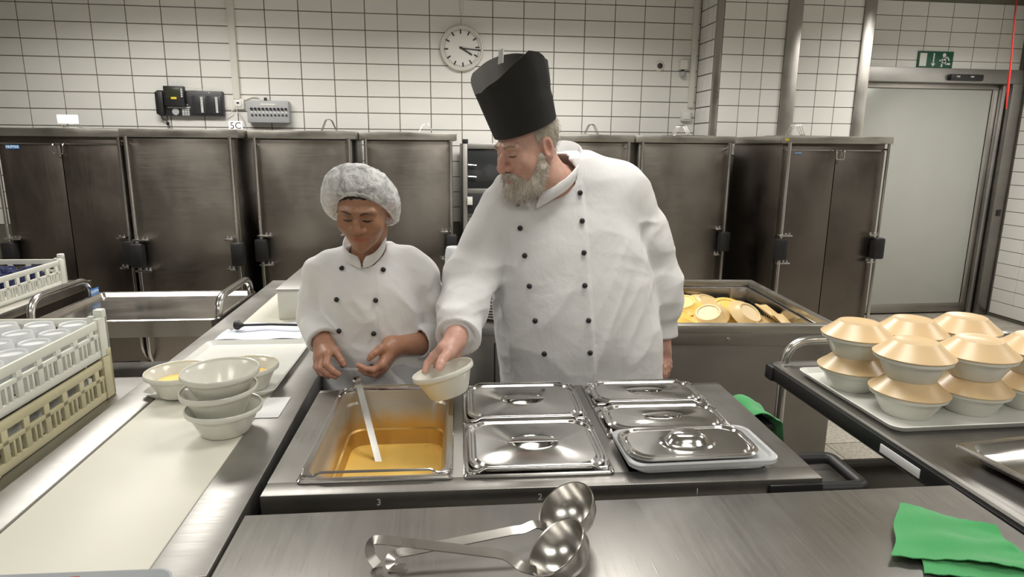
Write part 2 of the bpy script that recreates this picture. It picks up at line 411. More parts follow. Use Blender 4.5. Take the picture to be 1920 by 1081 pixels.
# telephone
t = thing('wall_telephone', 'black office telephone with key modules mounted on the tiled wall', 'telephone', (-1.815, WALL_Y, 1.895))
obj('base', MB().box((-.235, -.05, -.09), (.245, 0, .095), .006), 'dark_plastic', t)
h = obj('handset', MB().box((-.238, -.085, -.085), (-.178, -.045, .085), .012), 'black_plastic', t)
obj('display_housing', MB().box((-.168, -.095, -.02), (-.02, -.05, .125), .006), 'black_plastic', t)
obj('screen', MB().box((-.150, -.0975, .035), (-.05, -.0945, .11), .001), 'screen_olive', t)
obj('display_label', MB().box((-.115, -.099, .028), (-.075, -.0945, .044), .0005), 'sticker_yellow', t)
for k in range(5): obj('soft_key', MB().box((-.042, -.0975, .045 + k * .013), (-.03, -.0945, .053 + k * .013), .001), 'sign_white', t)
for s in (0, 1): obj('key_strip', MB().box((-.145 + s * .078, -.056, -.014), (-.088 + s * .078, -.048, -.006), .001), 'grey_plastic', t)
obj('function_bar', MB().box((-.162, -.056, -.037), (.003, -.048, -.023), .002), 'grey_plastic', t)
obj('jog_dial', disc_y(MB(), .025, -.058, -.049, 24, (-.105, -.062)), 'grey_plastic', t)
for r in range(4):
    for c in range(3):
        obj('dial_key', MB().box((-.058 + c * .019, -.055, -.05 - r * .0125), (-.043 + c * .019, -.049, -.042 - r * .0125), .001), 'sign_white', t)
for s in (0, 1):
    obj('key_module', MB().box((.02 + s * .112, -.058, -.075), (.122 + s * .112, -.048, .06), .003), 'dark_plastic', t)
    for k in range(12):
        obj('module_key', MB().box((.083 + s * .108, -.0605, -.065 + k * .0098), (.101 + s * .108, -.057, -.058 + k * .0098), .001), 'sign_white', t)
obj('handset_cord', MB().tube(fillet([(-.215, -.06, -.088), (-.21, -.04, -.12), (-.185, -.03, -.125), (-.18, -.03, -.16)], .02), .0035, 6).tube([(-.172, -.05, -.09), (-.178, -.035, -.125)], .003, 6).lathe([(.0, -.165), (.011, -.16), (.011, -.14), (.0, -.135)], 10, (-.18, -.03, 0)), 'black_plastic', t)

# grey call box with two rows of black buttons
t = thing('call_box', 'grey metal box with two rows of black buttons on the wall', 'control box', (-1.237, WALL_Y, 1.845))
obj('housing', MB().box((-.155, -.075, -.085), (.158, 0, .08), .006), 'grey_plastic', t)
obj('label_strip', MB().box((-.05, -.077, .045), (.06, -.0745, .058)), 'enamel_white', t)
for k in range(10):
    obj('push_button', disc_y(MB(), .0095, -.088, -.074, 14, (-.118 + k * .0285, .018)), 'black_plastic', t)
    obj('key_switch', disc_y(MB(), .007, -.084, -.074, 12, (-.116 + k * .0285, -.028)), 'black_plastic', t)
    obj('number_tag', MB().box((-.124 + k * .0285, -.0765, -.010), (-.112 + k * .0285, -.0745, .0)), 'sign_white', t)
obj('cable_gland', MB().lathe([(0, .105), (.011, .105), (.013, .08), (0, .08)], 10, (-.02, -.03, 0)), 'dark_plastic', t)

# cart-number card "5C"
t = thing('number_card', 'small white card reading 5C standing on a cart top', 'card', (-1.30, 4.75, 1.684))
obj('card', MB().box((-.045, -.003, 0), (.045, .003, .062), .001), 'paper_white', t)
obj('lettering', text_mesh('5C', .062), 'black_plastic', t, (0, -.0035, .031), FACE_CAM)

# detectors near the pillar
t = thing('dome_camera', 'round white wall sensor with dark grey centre', 'sensor', (1.912, WALL_Y, 2.259))
obj('ring', MB().loft([[(r * math.cos(2 * math.pi * j / 32), y, r * math.sin(2 * math.pi * j / 32)) for j in range(32)] for r, y in ((.042, 0), (.042, -.012), (.034, -.02), (.02, -.021))], False, True), 'enamel_white', t)
obj('lens', MB().loft([[(r * math.cos(2 * math.pi * j / 24), y, r * math.sin(2 * math.pi * j / 24)) for j in range(24)] for r, y in ((.023, -.018), (.021, -.03), (.012, -.038), (.001, -.04))]), 'dark_plastic', t)
t = thing('alarm_sounder', 'small white box with grey ball below it beside the pillar', 'alarm', (2.108, WALL_Y, 2.262))
obj('housing', MB().box((-.032, -.06, -.03), (.03, 0, .045), .004), 'enamel_white', t)
obj('neck', MB().lathe([(.013, -.05), (.013, -.028)], 12, (0, -.03, 0)), 'dark_plastic', t)
obj('ball', MB().lathe([(.001, -.092), (.018, -.088), (.027, -.074), (.028, -.062), (.022, -.048), (.002, -.044)], 18, (0, -.035, 0)), 'grey_plastic', t)
obj('feed_cable', MB().tube(fillet([(0, -.03, .045), (.005, -.03, .06), (.07, -.012, .058)], .02), .004, 6), 'enamel_white', t)
tag(obj('corner_cable_duct', MB().box((2.178, WALL_Y - .03, 1.93), (2.222, WALL_Y, CEIL), .003), 'enamel_white'), 'white cable duct in the corner beside the tiled pillar', 'cable duct')
t = thing('corner_socket', 'white socket low in the corner beside the tiled pillar', 'socket', (2.165, WALL_Y, 1.86))
obj('plate', MB().box((-.045, -.04, -.042), (.04, 0, .045), .005), 'enamel_white', t)
obj('cover', MB().box((-.03, -.048, -.028), (.027, -.038, .03), .004), 'sign_white', t)

# exit sign, door sensor, red cord
t = thing('exit_sign', 'green emergency exit sign with arrow and running figure above the door', 'sign', (4.592, DOORWALL_Y, 2.40))
obj('panel', MB().box((-.175, -.012, -.075), (.175, 0, .073), .002), 'sign_green', t)
obj('door_symbol', MB().box((-.158, -.0135, -.058), (-.09, -.0115, .056)), 'sign_white', t)
ar = MB().box((-.026, -.0135, -.03), (-.014, -.0115, .056)).add([(-.042, -.013, -.032), (.002, -.013, -.032), (-.02, -.013, -.06), (-.042, -.0115, -.032), (.002, -.0115, -.032), (-.02, -.0115, -.06)], [(0, 2, 1), (3, 4, 5), (0, 1, 4, 3), (1, 2, 5, 4), (2, 0, 3, 5)])
obj('arrow', ar, 'sign_white', t)
def limb(mb, p, q, r):
    return mb.tube([(p[0], -.0125, p[1]), (q[0], -.0125, q[1])], r, 8, True, None)
rf = MB()
disc_y(rf, .017, -.0135, -.0115, 16, (.082, .042))
for p, q, r in (((.082, .02), (.09, -.012), .0135), ((.09, .018), (.118, .022), .007), ((.118, .022), (.135, -.004), .006), ((.078, .016), (.062, -.006), .007), ((.062, -.006), (.042, -.006), .006),
                ((.088, -.012), (.108, -.034), .0085), ((.108, -.034), (.146, -.034), .0075), ((.084, -.012), (.068, -.03), .0085), ((.068, -.03), (.066, -.058), .0075)):
    d = Vector((q[0] - p[0], 0, q[1] - p[1])).normalized(); n_ = Vector((-d.z, 0, d.x)) * r
    a, b = Vector((p[0], -.0135, p[1])) - d * r * .5, Vector((q[0], -.0135, q[1])) + d * r * .5
    back = Vector((0, .002, 0))
    vs = [a + n_, b + n_, b - n_, a - n_]
    rf.add(vs + [v + back for v in vs], [(0, 1, 2, 3), (7, 6, 5, 4), (0, 4, 5, 1), (1, 5, 6, 2), (2, 6, 7, 3), (3, 7, 4, 0)])
obj('running_figure', rf, 'sign_white', t)
t = thing('door_sensor', 'black motion sensor bar on the steel header above the door', 'sensor', (4.873, DOORWALL_Y - .05, 2.246))
obj('housing', MB().box((-.165, -.04, -.03), (.165, 0, .026), .008), 'black_plastic', t)
for xx in (-.11, .03): obj('window', MB().box((xx, -.0415, -.002), (xx + .035, -.0395, .012), .0015), 'grey_plastic', t)
tag(obj('pull_cord', MB().tube([(4.635, 5.0, 3.0), (4.665, 5.0, 2.6), (4.69, 5.0, 2.33), (4.703, 5.0, 2.1), (4.716, 5.0, 1.93)], [.006, .006, .006, .010, .004], 8), 'red_plastic'), 'red plastic pull cord hanging in front of the grey door', 'cord')
# ------------------------------------------------------------------ transport carts along the wall
def caster(mb_parent, x, y):
    c = obj('caster', MB().lathe([(.0, -.018), (.055, -.018), (.062, -.012), (.062, .012), (.055, .018), (.0, .018)], 18).xf(Matrix.Rotation(math.pi / 2, 4, 'X')), 'black_plastic', mb_parent, (x, y, .0625))
    obj('fork', MB().box((-.022, -.028, -.02), (.022, -.022, .10)).box((-.022, .022, -.02), (.022, .028, .10)).box((-.03, -.03, .095), (.03, .03, .11)), 'steel_edge', c)
def transport_cart(label, x0, x1, yf, depth=.75, doors=False, h=1.68, group='tall steel food transport carts', rails=True, wire=None):
    W = x1 - x0
    t = thing('transport_cart', label, 'cart', (x0, yf, 0), group=group)
    obj('body', MB().box((.03, .04, .16), (W - .03, depth - .03, h - .05), .004), 'steel_cart' if not doors else 'steel_door', t)
    obj('top_rim', MB().box((0, 0, h - .05), (W, .03, h), .003).box((0, depth - .03, h - .05), (W, depth, h), .003).box((0, .03, h - .05), (.03, depth - .03, h), .003).box((W - .03, .03, h - .05), (W, depth - .03, h), .003).box((.03, .03, h - .05), (W - .03, depth - .03, h - .018)), 'steel_rim', t)
    if doors:
        for s in (0, 1):
            d = obj('door', MB().box((.045 + s * (W / 2 - .043), .012, .2), (W / 2 - .003 + s * (W / 2 - .043), .04, h - .10), .003), 'steel_door', t)
        obj('latch', MB().tube(fillet([(W / 2 - .028, .005, h - .085), (W / 2 - .026, -.03, h - .10), (W / 2 - .024, -.032, h - .155), (W / 2 + .03, -.032, h - .155), (W / 2 + .032, -.03, h - .10), (W / 2 + .034, .005, h - .085)], .012), .0045, 8), 'steel_shiny', t)
        obj('door_rail', MB().box((.03, .008, h - .098), (W - .03, .02, h - .09)), 'steel_tube', t)
    else:
        obj('side_panel', MB().box((.03, .018, .2), (W - .03, .045, h - .055), .004), 'steel_cart', t)
    if rails:
        for xx in (.045, W - .045):
            r = obj('push_rail', MB().tube(fillet([(xx, -.022, h - .045), (xx, -.022, .26), (xx, .02, .2)], .04), .0115, 12).tube([(xx, -.022, h - .085), (xx, .03, h - .085)], .006, 8), 'steel_tube', t)
            obj('bumper', MB().box((xx - .038, -.062, .835), (xx + .038, .008, .985), .012), 'black_plastic', t)
            s = 1 if xx < W / 2 else -1
            for zz in (1.005, .812):
                b = obj('bracket', MB().box((xx - .02, -.04, zz - .006), (xx + s * .075, .018, zz + .006), .002), 'steel_shiny', t)
                for q in (.035, .06):
                    obj('bolt', MB().lathe([(.001, .012), (.008, .010), (.009, 0)], 10).xf(Matrix.Rotation(math.pi / 2, 4, 'X')), 'steel_shiny', b, (xx + s * q, -.012, zz + .012))
    for cx in (.09, W - .09):
        for cy in (.1, depth - .1): caster(t, cx, cy)
    return t
def cart_lid(x, y, z, r, label, tilt=.02):
    t = thing('round_lid', label, 'lid', (x, y, z), (tilt, 0, 0), 'flat steel lids lying on the cart tops')
    obj('plate', MB().lathe([(.001, .010), (r * .7, .010), (r * .8, .006), (r * .97, .007), (r, .003), (r * .97, 0), (.001, 0)], 40, sy=.75), 'steel_rim', t)
    return t
def wire_holder(x, y, z, label, w=.075, h=.075, flagw=.0, card=False):
    t = thing('wire_card_holder', label, 'card holder', (x, y, z), group='wire card holders on the cart tops')
    mb = MB()
    for k in range(3):
        yy = -.03 + k * .03
        mb.tube(fillet([(-w, yy, 0), (-w * .35, yy, h), (w * .35, yy, h), (w, yy, 0)], .02), .0019, 6)
    mb.tube([(-w, -.03, .003), (-w, .03, .003)], .0025, 6).tube([(w, -.03, .003), (w, .03, .003)], .0025, 6)
    obj('wire_frame', mb, 'steel_shiny', t)
    if card: obj('card', MB().box((-.065, -.036, h * .45), (.065, -.033, h + .03), .001), 'paper_white', t)
    return t
cA = transport_cart('steel double-door cart at the far left with U-shaped latch', -2.66, -1.86, 4.42, .72, True, rails=True)
transport_cart('steel cart with push rails, left of the two behind the empty tray trolley', -1.86, -1.17, 4.30)
transport_cart('steel cart with push rails directly behind the hairnet', -1.155, -.475, 4.46)
transport_cart('steel cart with push rails between hairnet and black hat', -.47, .19, 4.60)
transport_cart('steel cart behind the bearded chef\'s shoulder', .86, 1.455, 4.62, .70)
transport_cart('steel cart with push rails right of the bearded chef', 1.48, 2.235, 4.66, .42)
transport_cart('steel double-door cart standing in front of the grey sliding door', 2.37, 3.19, 4.25, .80, True)
cart_lid(-2.25, 4.75, 1.681, .32, 'flat steel lid on the far left double-door cart')
cart_lid(-1.25, 4.7, 1.681, .22, 'flat steel lid under the card reading 5C')
cart_lid(-.72, 4.8, 1.681, .19, 'flat steel lid on the cart behind the hairnet')
cart_lid(-.25, 4.95, 1.681, .17, 'flat steel lid on the cart beside the black hat')
cart_lid(1.15, 4.95, 1.681, .20, 'flat steel lid on the cart behind the chef')
cart_lid(1.95, 4.88, 1.681, .20, 'flat steel lid on the cart right of the chef')
cart_lid(2.72, 4.6, 1.681, .28, 'flat steel lid on the cart before the grey door')
wire_holder(-2.34, 4.75, 1.692, 'wire holder with white card on the far left cart', .05, .05, card=True)
wire_holder(-.69, 4.8, 1.692, 'wire card holder on the cart behind the hairnet', .05, .075)
wire_holder(-.02, 4.95, 1.692, 'wire card holder on the cart left of the black hat', .05, .06)
wire_holder(1.22, 4.95, 1.692, 'wire card holder on the cart behind the chef', .05, .07)
wire_holder(1.90, 4.88, 1.692, 'wire card holder on the cart below the corner socket', .06, .07)
wire_holder(2.66, 4.6, 1.692, 'wire card holder on the cart before the grey door', .06, .075)
def sticker(parent, txt, loc, w, h, size, rot=FACE_CAM):
    s = obj('sticker', MB().box((-w / 2, -h / 2, 0), (w / 2, h / 2, .001)), 'sticker_blue', parent, loc, rot)
    obj('lettering', text_mesh(txt, size), 'sign_white', s, (0, 0, .0014))
sticker(cA, 'HUPFER', (.125, .010, 1.565), .075, .022, .021)
sticker(bpy.data.objects['transport_cart.006'], 'HUPFER', (.13, .010, 1.565), .05, .016, .014)
g_ = obj('grade_sticker', MB().box((.02, -.001, 1.648), (.05, .0, 1.662)), 'sticker_yellow', bpy.data.objects['transport_cart.006'])
# holding cabinet with a glass door, seen between two carts
t = thing('holding_cabinet', 'light framed heated cabinet with dark glass door behind the chef', 'cabinet', (.245, 4.9, 0))
obj('frame', MB().box((0, 0, 0), (.035, .5, 1.615), .003).box((.48, 0, 0), (.515, .5, 1.615), .003).box((.035, 0, 1.575), (.48, .5, 1.615), .003).box((.035, 0, 1.245), (.48, .5, 1.285), .003).box((.035, .05, .3), (.48, .5, 1.575)), 'steel_rail', t)
obj('glass', MB().box((.036, .012, 1.286), (.479, .03, 1.574), .002), 'glass_dark', t)
for zz in (1.46, 1.375): obj('pin', MB().tube([(.04, -.004, zz), (.10, -.006, zz - .004)], .004, 6), 'steel_shiny', t)
p_ = obj('control_panel', MB().box((.036, -.004, 1.10), (.479, .03, 1.244), .002), 'dark_plastic', t)
obj('switch', MB().box((.03, -.02, 1.165), (.07, -.004, 1.225), .003), 'white_plastic', p_)
for k in range(6): obj('drawer', MB().box((.036, .0, .45 + k * .105), (.479, .03, .545 + k * .105), .003), 'steel_edge', t)
obj('corner_cap', MB().box((0, -.005, 1.615), (.04, .04, 1.645), .003), 'black_plastic', t)

# ------------------------------------------------------------------ empty tray trolley, left of centre
t = thing('tray_trolley', 'empty steel tray trolley with curved tube handles at both ends', 'trolley', (-1.61, 2.74, 0), (0, 0, -.03))
TWd, TDp = .735, .56
obj('tray', MB().loft([rr(TWd, TDp, .03, .815, TWd / 2, TDp / 2), rr(TWd, TDp, .03, .885, TWd / 2, TDp / 2), rr(TWd - .012, TDp - .012, .026, .888, TWd / 2, TDp / 2), rr(TWd - .03, TDp - .03, .02, .885, TWd / 2, TDp / 2), rr(TWd - .05, TDp - .05, .02, .866, TWd / 2, TDp / 2)], True, True), 'steel_pan', t)
obj('shelf', MB().box((.0, 0, .50), (TWd, TDp, .53), .004), 'steel_top', t)
for xx in (-.015, TWd - .012):
    obj('handle', MB().tube(fillet([(xx, .05, .05), (xx, .05, .965), (xx, TDp - .06, .965), (xx, TDp - .06, .05)], .09, 8), .0155, 12), 'steel_tube', t)
for xx in (.03, TWd - .03):
    for yy in (.06, TDp - .06): caster(t, xx, yy)
sticker(t, 'HUPFER', (.012, TDp - .07, .905), .07, .03, .018, (math.pi / 2, 0, math.pi / 2))

# closed cart with a crate of navy cups, far left
t = thing('low_steel_cart', 'low dark steel cart carrying the crate of navy cups', 'cart', (-2.62, 2.72, 0), (0, 0, -.03))
obj('body', MB().box((.02, .02, .12), (.83, .83, .86), .004), 'steel_door', t)
obj('top_rim', MB().box((0, 0, .86), (.85, .85, .90), .004), 'steel_rim', t)
for yy in (.2, .6): obj('screw', MB().lathe([(.001, .006), (.007, .005), (.008, 0)], 10).xf(Matrix.Rotation(math.pi / 2, 4, 'Y')), 'steel_shiny', t, (.83, yy, .78))
for xx in (.1, .75):
    for yy in (.1, .75): caster(t, xx, yy)

def crate(label, loc, rot, mat, W=.40, D=.60, H=.13, cat='crate'):
    t = thing('plastic_crate', label, cat, loc, rot, 'slotted plastic crates')
    b = .008
    obj('base', MB().box((0, 0, 0), (W, D, .008), .002), mat, t)
    for nm, ax, L, off in (('end_wall', 0, W, 0), ('end_wall', 0, W, D), ('side_wall', 1, D, 0), ('side_wall', 1, D, W)):
        mb = MB(); s = b if off == 0 else -b
        def bar(u0, u1, z0, z1):
            if ax == 0: mb.box((u0, off, z0), (u1, off + s, z1), .0012)
            else: mb.box((off, u0, z0), (off + s, u1, z1), .0012)
        bar(.0, L, 0, .022); bar(0, L, .060, .072); bar(0, L, H - .030, H - .006)
        n = max(3, int(L / .072)); st = L / n
        for k in range(n + 1):
            u = k * st
            bar(max(0, u - .011), min(L, u + .011), .02, H - .028)
            if k < n:
                for q in (.30, .55): bar(u + st * q, u + st * (q + .10), .02, .062)
        obj(nm, mb, mat, t)
    for xx in (0, W):
        for yy in (0, D):
            sx = 1 if xx == 0 else -1; sy = 1 if yy == 0 else -1
            obj('corner_post', MB().box((xx - sx * .004, yy - sy * .004, 0), (xx + sx * .045, yy + sy * .012, H), .003).box((xx - sx * .004, yy - sy * .004, 0), (xx + sx * .012, yy + sy * .045, H), .003).box((xx - sx * .004, yy - sy * .004, H - .004), (xx + sx * .022, yy + sy * .022, H + .022), .004), mat, t)
    return t
# crate shelf left of the conveyor
t = thing('crate_trolley', 'low steel trolley carrying the two stacked crates', 'trolley', (-1.47, 1.40, 0), (0, 0, -.024))
obj('top', MB().loft([rr(.58, .75, .012, .79, .27, .375), rr(.58, .75, .012, .845, .27, .375), rr(.57, .74, .01, .85, .27, .375)], True, True), 'steel_top', t)
obj('shelf', MB().box((0, 0, .3), (.55, .75, .33), .004), 'steel_edge', t)
for xx in (.03, .51):
    for yy in (.04, .71):
        obj('leg', MB().tube([(xx, yy, .1), (xx, yy, .79)], .014, 10), 'steel_tube', t); caster(t, xx, yy)
CR = (0, 0, -.03)
crate('cream slotted plastic crate, lower of the two stacked beside the conveyor', (-1.372, 1.44, .851), CR, 'crate_cream', .40, .56, .125)
crate('white slotted plastic crate full of white cups, upper of the two stacked', (-1.374, 1.442, .978), CR, 'crate_white', .40, .56, .115)
crate('white slotted crate with navy cups on the low dark cart', (-2.25, 2.88, .902), (0, 0, -.03), 'crate_white', .42, .58, .13)
def cup_mesh(r, h, mat, nm):
    me = MB().lathe([(r * .80, 0), (r, .004), (r * .98, h * .55), (r * .90, h - .012), (r * .84, h - .004), (r * .80, h), (r * .74, h - .001), (r * .70, h - .007), (.001, h - .008)], 28).mesh(nm)
    me.materials.append(MATS[mat]); return me
cm = cup_mesh(.042, .098, 'cup_white', 'cup')
cols = ['nearest the camera', 'second from the camera', 'third from the camera', 'fourth from the camera', 'fifth from the camera', 'farthest from the camera']
lanes = ['leftmost', 'second', 'third', 'rightmost']
rnd = random.Random(3)
for j in range(6):
    for i in range(4):
        x = -1.374 + .058 + i * .094; y = 1.442 + .055 + j * .090
        a = -.03
        wx = -1.374 + (x + 1.374) * math.cos(a) - (y - 1.442) * math.sin(a); wy = 1.442 + (x + 1.374) * math.sin(a) + (y - 1.442) * math.cos(a)
        o = obj('cup', cm, None, None, (wx, wy, .987), (rnd.uniform(-.02, .02), rnd.uniform(-.02, .02), rnd.uniform(0, 6)))
        tag(o, f'upturned white cup in the upper crate, {lanes[i]} lane, {cols[j]}', 'cup', 'white cups in the upper crate')
cm2 = cup_mesh(.042, .085, 'cup_white', 'cup_low')
for j in range(5):
    o = obj('cup', cm2, None, None, (-1.374 + .34 + .03 * (j * .1), 1.50 + j * .098, .860))
    tag(o, f'white cup behind the side slots of the cream crate, {cols[j]}', 'cup', 'white cups in the lower crate')
cn = cup_mesh(.045, .09, 'cup_navy', 'navy_cup')
for j in range(5):
    for i in range(3):
        o = obj('cup', cn, None, None, (-2.17 + i * .115 + j * .003, 2.955 + j * .105, .911))
        tag(o, f'navy cup in the rear crate, {["left", "middle", "right"][i]} lane, {cols[j]}', 'cup', 'navy cups in the rear crate')

# ------------------------------------------------------------------ conveyor
CVR = -.024
t = thing('conveyor', 'long steel serving conveyor with white belt on the left', 'conveyor', (-.369, .988, 0), (0, 0, CVR))
obj('belt', MB().box((-.417, -.75, .86), (-.106, 2.25, .897), .002), 'belt_white', t)
obj('right_rail', MB().box((-.104, -.75, .84), (-.003, 2.45, .901), .004), 'steel_rail', t)
obj('left_rail', MB().box((-.510, -.75, .84), (-.419, 2.45, .901), .004), 'steel_rail', t)
obj('rail_joint', MB().box((-.104, -.0, .9005), (-.003, .0015, .9016)), 'steel_edge', t)
obj('body', MB().box((-.505, -.75, .12), (-.03, 2.4, .84), .004), 'steel_edge', t)
hd = obj('drive_housing', MB().box((-.288, 1.655, .897), (-.0, 2.42, 1.018), .004), 'belt_white', t)
obj('housing_cover', MB().box((-.292, 1.65, 1.018), (.004, 2.44, 1.024), .002), 'steel_rail', hd)
for yy in (-.6, .8, 2.2):
    for xx in (-.46, -.07): obj('foot', MB().tube([(xx, yy, 0), (xx, yy, .13)], .02, 10), 'steel_tube', t)
def cv(lx, ly): return (-.369 + lx * math.cos(CVR) - ly * math.sin(CVR), .988 + lx * math.sin(CVR) + ly * math.cos(CVR))
def tray(label, loc, w, d, rot, mat='tray_white', r=.03, h=.018):
    t = thing('serving_tray', label, 'tray', loc, (0, 0, rot))
    obj('tray', MB().loft([rr(w - .03, d - .03, r, 0), rr(w - .004, d - .004, r, h - .003), rr(w, d, r, h), rr(w - .006, d - .006, r, h + .001), rr(w - .036, d - .036, r * .8, .005)], True, True), mat, t)
    return t
tray('white tray on the conveyor under two bowls of soup', (-.612, 2.045, .898), .36, .52, -.04)
tray('grey speckled tray at the bottom left corner of the picture', (-.62, .845, .901), .40, .31, -.05, 'tray_speckle')
tag(obj('red_scrap', MB().lathe([(.001, .012), (.010, .009), (.016, .0)], 7, sx=1.2, sy=.6), 'red_plastic', None, (-.56, .965, .921), (.3, .2, .4)), 'small red scrap lying on the grey speckled tray', 'scrap')
# blue paper and black rod
pm = MB(); n = 14
for s in (0, 1):
    pass
grid = [[(-.15 + .30 * i / n, -.115 + .23 * j / n, .0035 + .003 * math.sin(i * .7 + j * .4)) for i in range(n + 1)] for j in range(n + 1)]
def sheet(grid, th=.001):
    ny, nx = len(grid), len(grid[0]); v = [p for r in grid for p in r]; v += [(p[0], p[1], p[2] - th) for r in grid for p in r]
    N = nx * ny; f = []
    for j in range(ny - 1):
        for i in range(nx - 1):
            a = j * nx + i; f.append((a, a + 1, a + nx + 1, a + nx)); f.append((N + a, N + a + nx, N + a + nx + 1, N + a + 1))
    ring = [(0, i) for i in range(nx)] + [(j, nx - 1) for j in range(1, ny)] + [(ny - 1, i) for i in range(nx - 2, -1, -1)] + [(j, 0) for j in range(ny - 2, 0, -1)]
    for k in range(len(ring)):
        a = ring[k][0] * nx + ring[k][1]; b = ring[(k + 1) % len(ring)]; b = b[0] * nx + b[1]
        f.append((b, a, N + a, N + b))
    return MB().add(v, f)
tag(obj('paper_sheet', sheet(grid), 'paper_blue', None, (-.625, 2.47, .899), (0, 0, -.03)), 'pale blue paper sheet on the belt under the black rod', 'paper')
t = thing('black_rod', 'thin black rod with round knob lying on the blue paper', 'tool', (-.73, 2.485, .922), (0, 0, -.06))
obj('shaft', MB().tube([(.02, 0, 0), (.12, 0, .002), (.30, 0, -.004)], .005, 8), 'black_plastic', t)
obj('knob', MB().lathe([(.001, -.012), (.014, -.012), (.018, -.006), (.018, .004), (.011, .012), (.006, .022), (.001, .022)], 18).xf(Matrix.Rotation(math.pi / 2, 4, 'Y')), 'black_plastic', t)
tag(obj('paper_card', sheet([[(-.032 + .064 * i / 3, -.07 + .14 * j / 4, .0015) for i in range(4)] for j in range(5)]), 'paper_white', None, (-.428, 1.70, .9015), (0, 0, -.03)), 'white paper card lying on the steel rail behind the empty bowls', 'card')
# bowls
def bowl_prof(r, h, t=.004):
    return [(.001, .004), (r * .54, .004), (r * .56, 0), (r * .60, 0), (r * .65, .006), (r * .88, h * .74), (r * .95, h * .79), (r * .99, h * .82), (r, h * .86), (r * .995, h * .97), (r * .98, h), (r * .955, h * .99), (r * .945, h * .90), (r * .90, h * .84), (r * .84, h * .74), (r * .60, .010), (.001, .008)]
bm_me = MB().lathe(bowl_prof(.090, .068), 48).mesh('bowl'); bm_me.materials.append(MATS['bowl_white'])
def bowl(label, loc, rot=(0, 0, 0), group=None):
    t = thing('soup_bowl', label, 'bowl', loc, rot, group)
    o = obj('bowl', bm_me, None, t)
    return t
for k, nm in enumerate(('lowest', 'middle', 'topmost')):
    bowl(f'empty white bowl, {nm} of the stack of three on the belt edge', (-.512 + (.003, -.004, .003)[k], 1.568 + (0, .004, 0)[k], .899 + k * .046), ((0, .02, .03)[k], (0, -.03, -.01)[k], 0), 'stack of three empty bowls')
for nm, x, y in (('left', -.705, 1.83), ('right', -.533, 1.86)):
    bowl(f'white bowl holding a little soup, {nm} one of two on the conveyor tray', (x, y, .904), group='bowls of soup on the tray')
    tag(obj('soup_portion', MB().lathe([(.001, .010), (.054, .010), (.0635, .026), (.0655, .031), (.064, .0325), (.001, .033)], 32), 'soup', None, (x, y, .908)), f'orange soup in the {nm} bowl on the conveyor tray', 'soup')
# ------------------------------------------------------------------ bain-marie with food pans
BMR = -.045; BMO = (-.349, 1.237)
def bmw(lx, ly, z=0.0): return (BMO[0] + lx * math.cos(BMR) - ly * math.sin(BMR), BMO[1] + lx * math.sin(BMR) + ly * math.cos(BMR), z)
t = thing('bain_marie', 'steel bain-marie cart holding the food pans in front of the two cooks', 'bain-marie', bmw(0, 0), (0, 0, BMR))
BW, BD = 1.175, .585
X1, X2, X3 = .0595, .408, .757; Y0 = .045
tp = MB(); h = .9
tp.box((0, 0, h - .045), (BW, Y0 + .010, h), .002).box((0, Y0 + .52, h - .045), (BW, BD, h), .002)
for a, b in ((0, X1 + .010), (X1 + .315, X2 + .010), (X2 + .315, X3 + .010), (X3 + .315, BW)):
    tp.box((a, Y0 + .008, h - .045), (b, Y0 + .522, h), .0)
obj('top', tp, 'steel_top', t)
obj('front_panel', MB().box((.0, .004, .15), (BW, .02, h - .045), .002), 'steel_edge', t)
obj('back_panel', MB().box((.0, BD - .02, .15), (BW, BD - .004, h - .045), .002), 'steel_edge', t)
for xx in (.004, BW - .02): obj('side_panel', MB().box((xx, .02, .15), (xx + .016, BD - .02, h - .045), .002), 'steel_edge', t)
obj('bottom', MB().box((.02, .02, .15), (BW - .02, BD - .02, .17)), 'steel_edge', t)
for k, txt in ((.235, '3'), (.565, '2'), (.90, '1')): obj('engraved_number', text_mesh(txt, .020), 'grey_plastic', t, (k, -.0005, h - .022), FACE_CAM)
for xx in (.09, BW - .09):
    for yy in (.09, BD - .09): caster(t, xx, yy)
obj('push_handle', MB().tube(fillet([(BW - .10, .012, .868), (BW + .105, .012, .868), (BW + .105, .150, .868), (BW - .02, .150, .868)], .02), .015, 12), 'black_plastic', t)
obj('handle_bracket', MB().box((BW - .118, -.006, .856), (BW + .0, .006, .889), .003), 'black_plastic', t)
obj('rear_handle', MB().box((BW - .0, .36, .835), (BW + .075, .52, .862), .010), 'black_plastic', t)
PH = .205
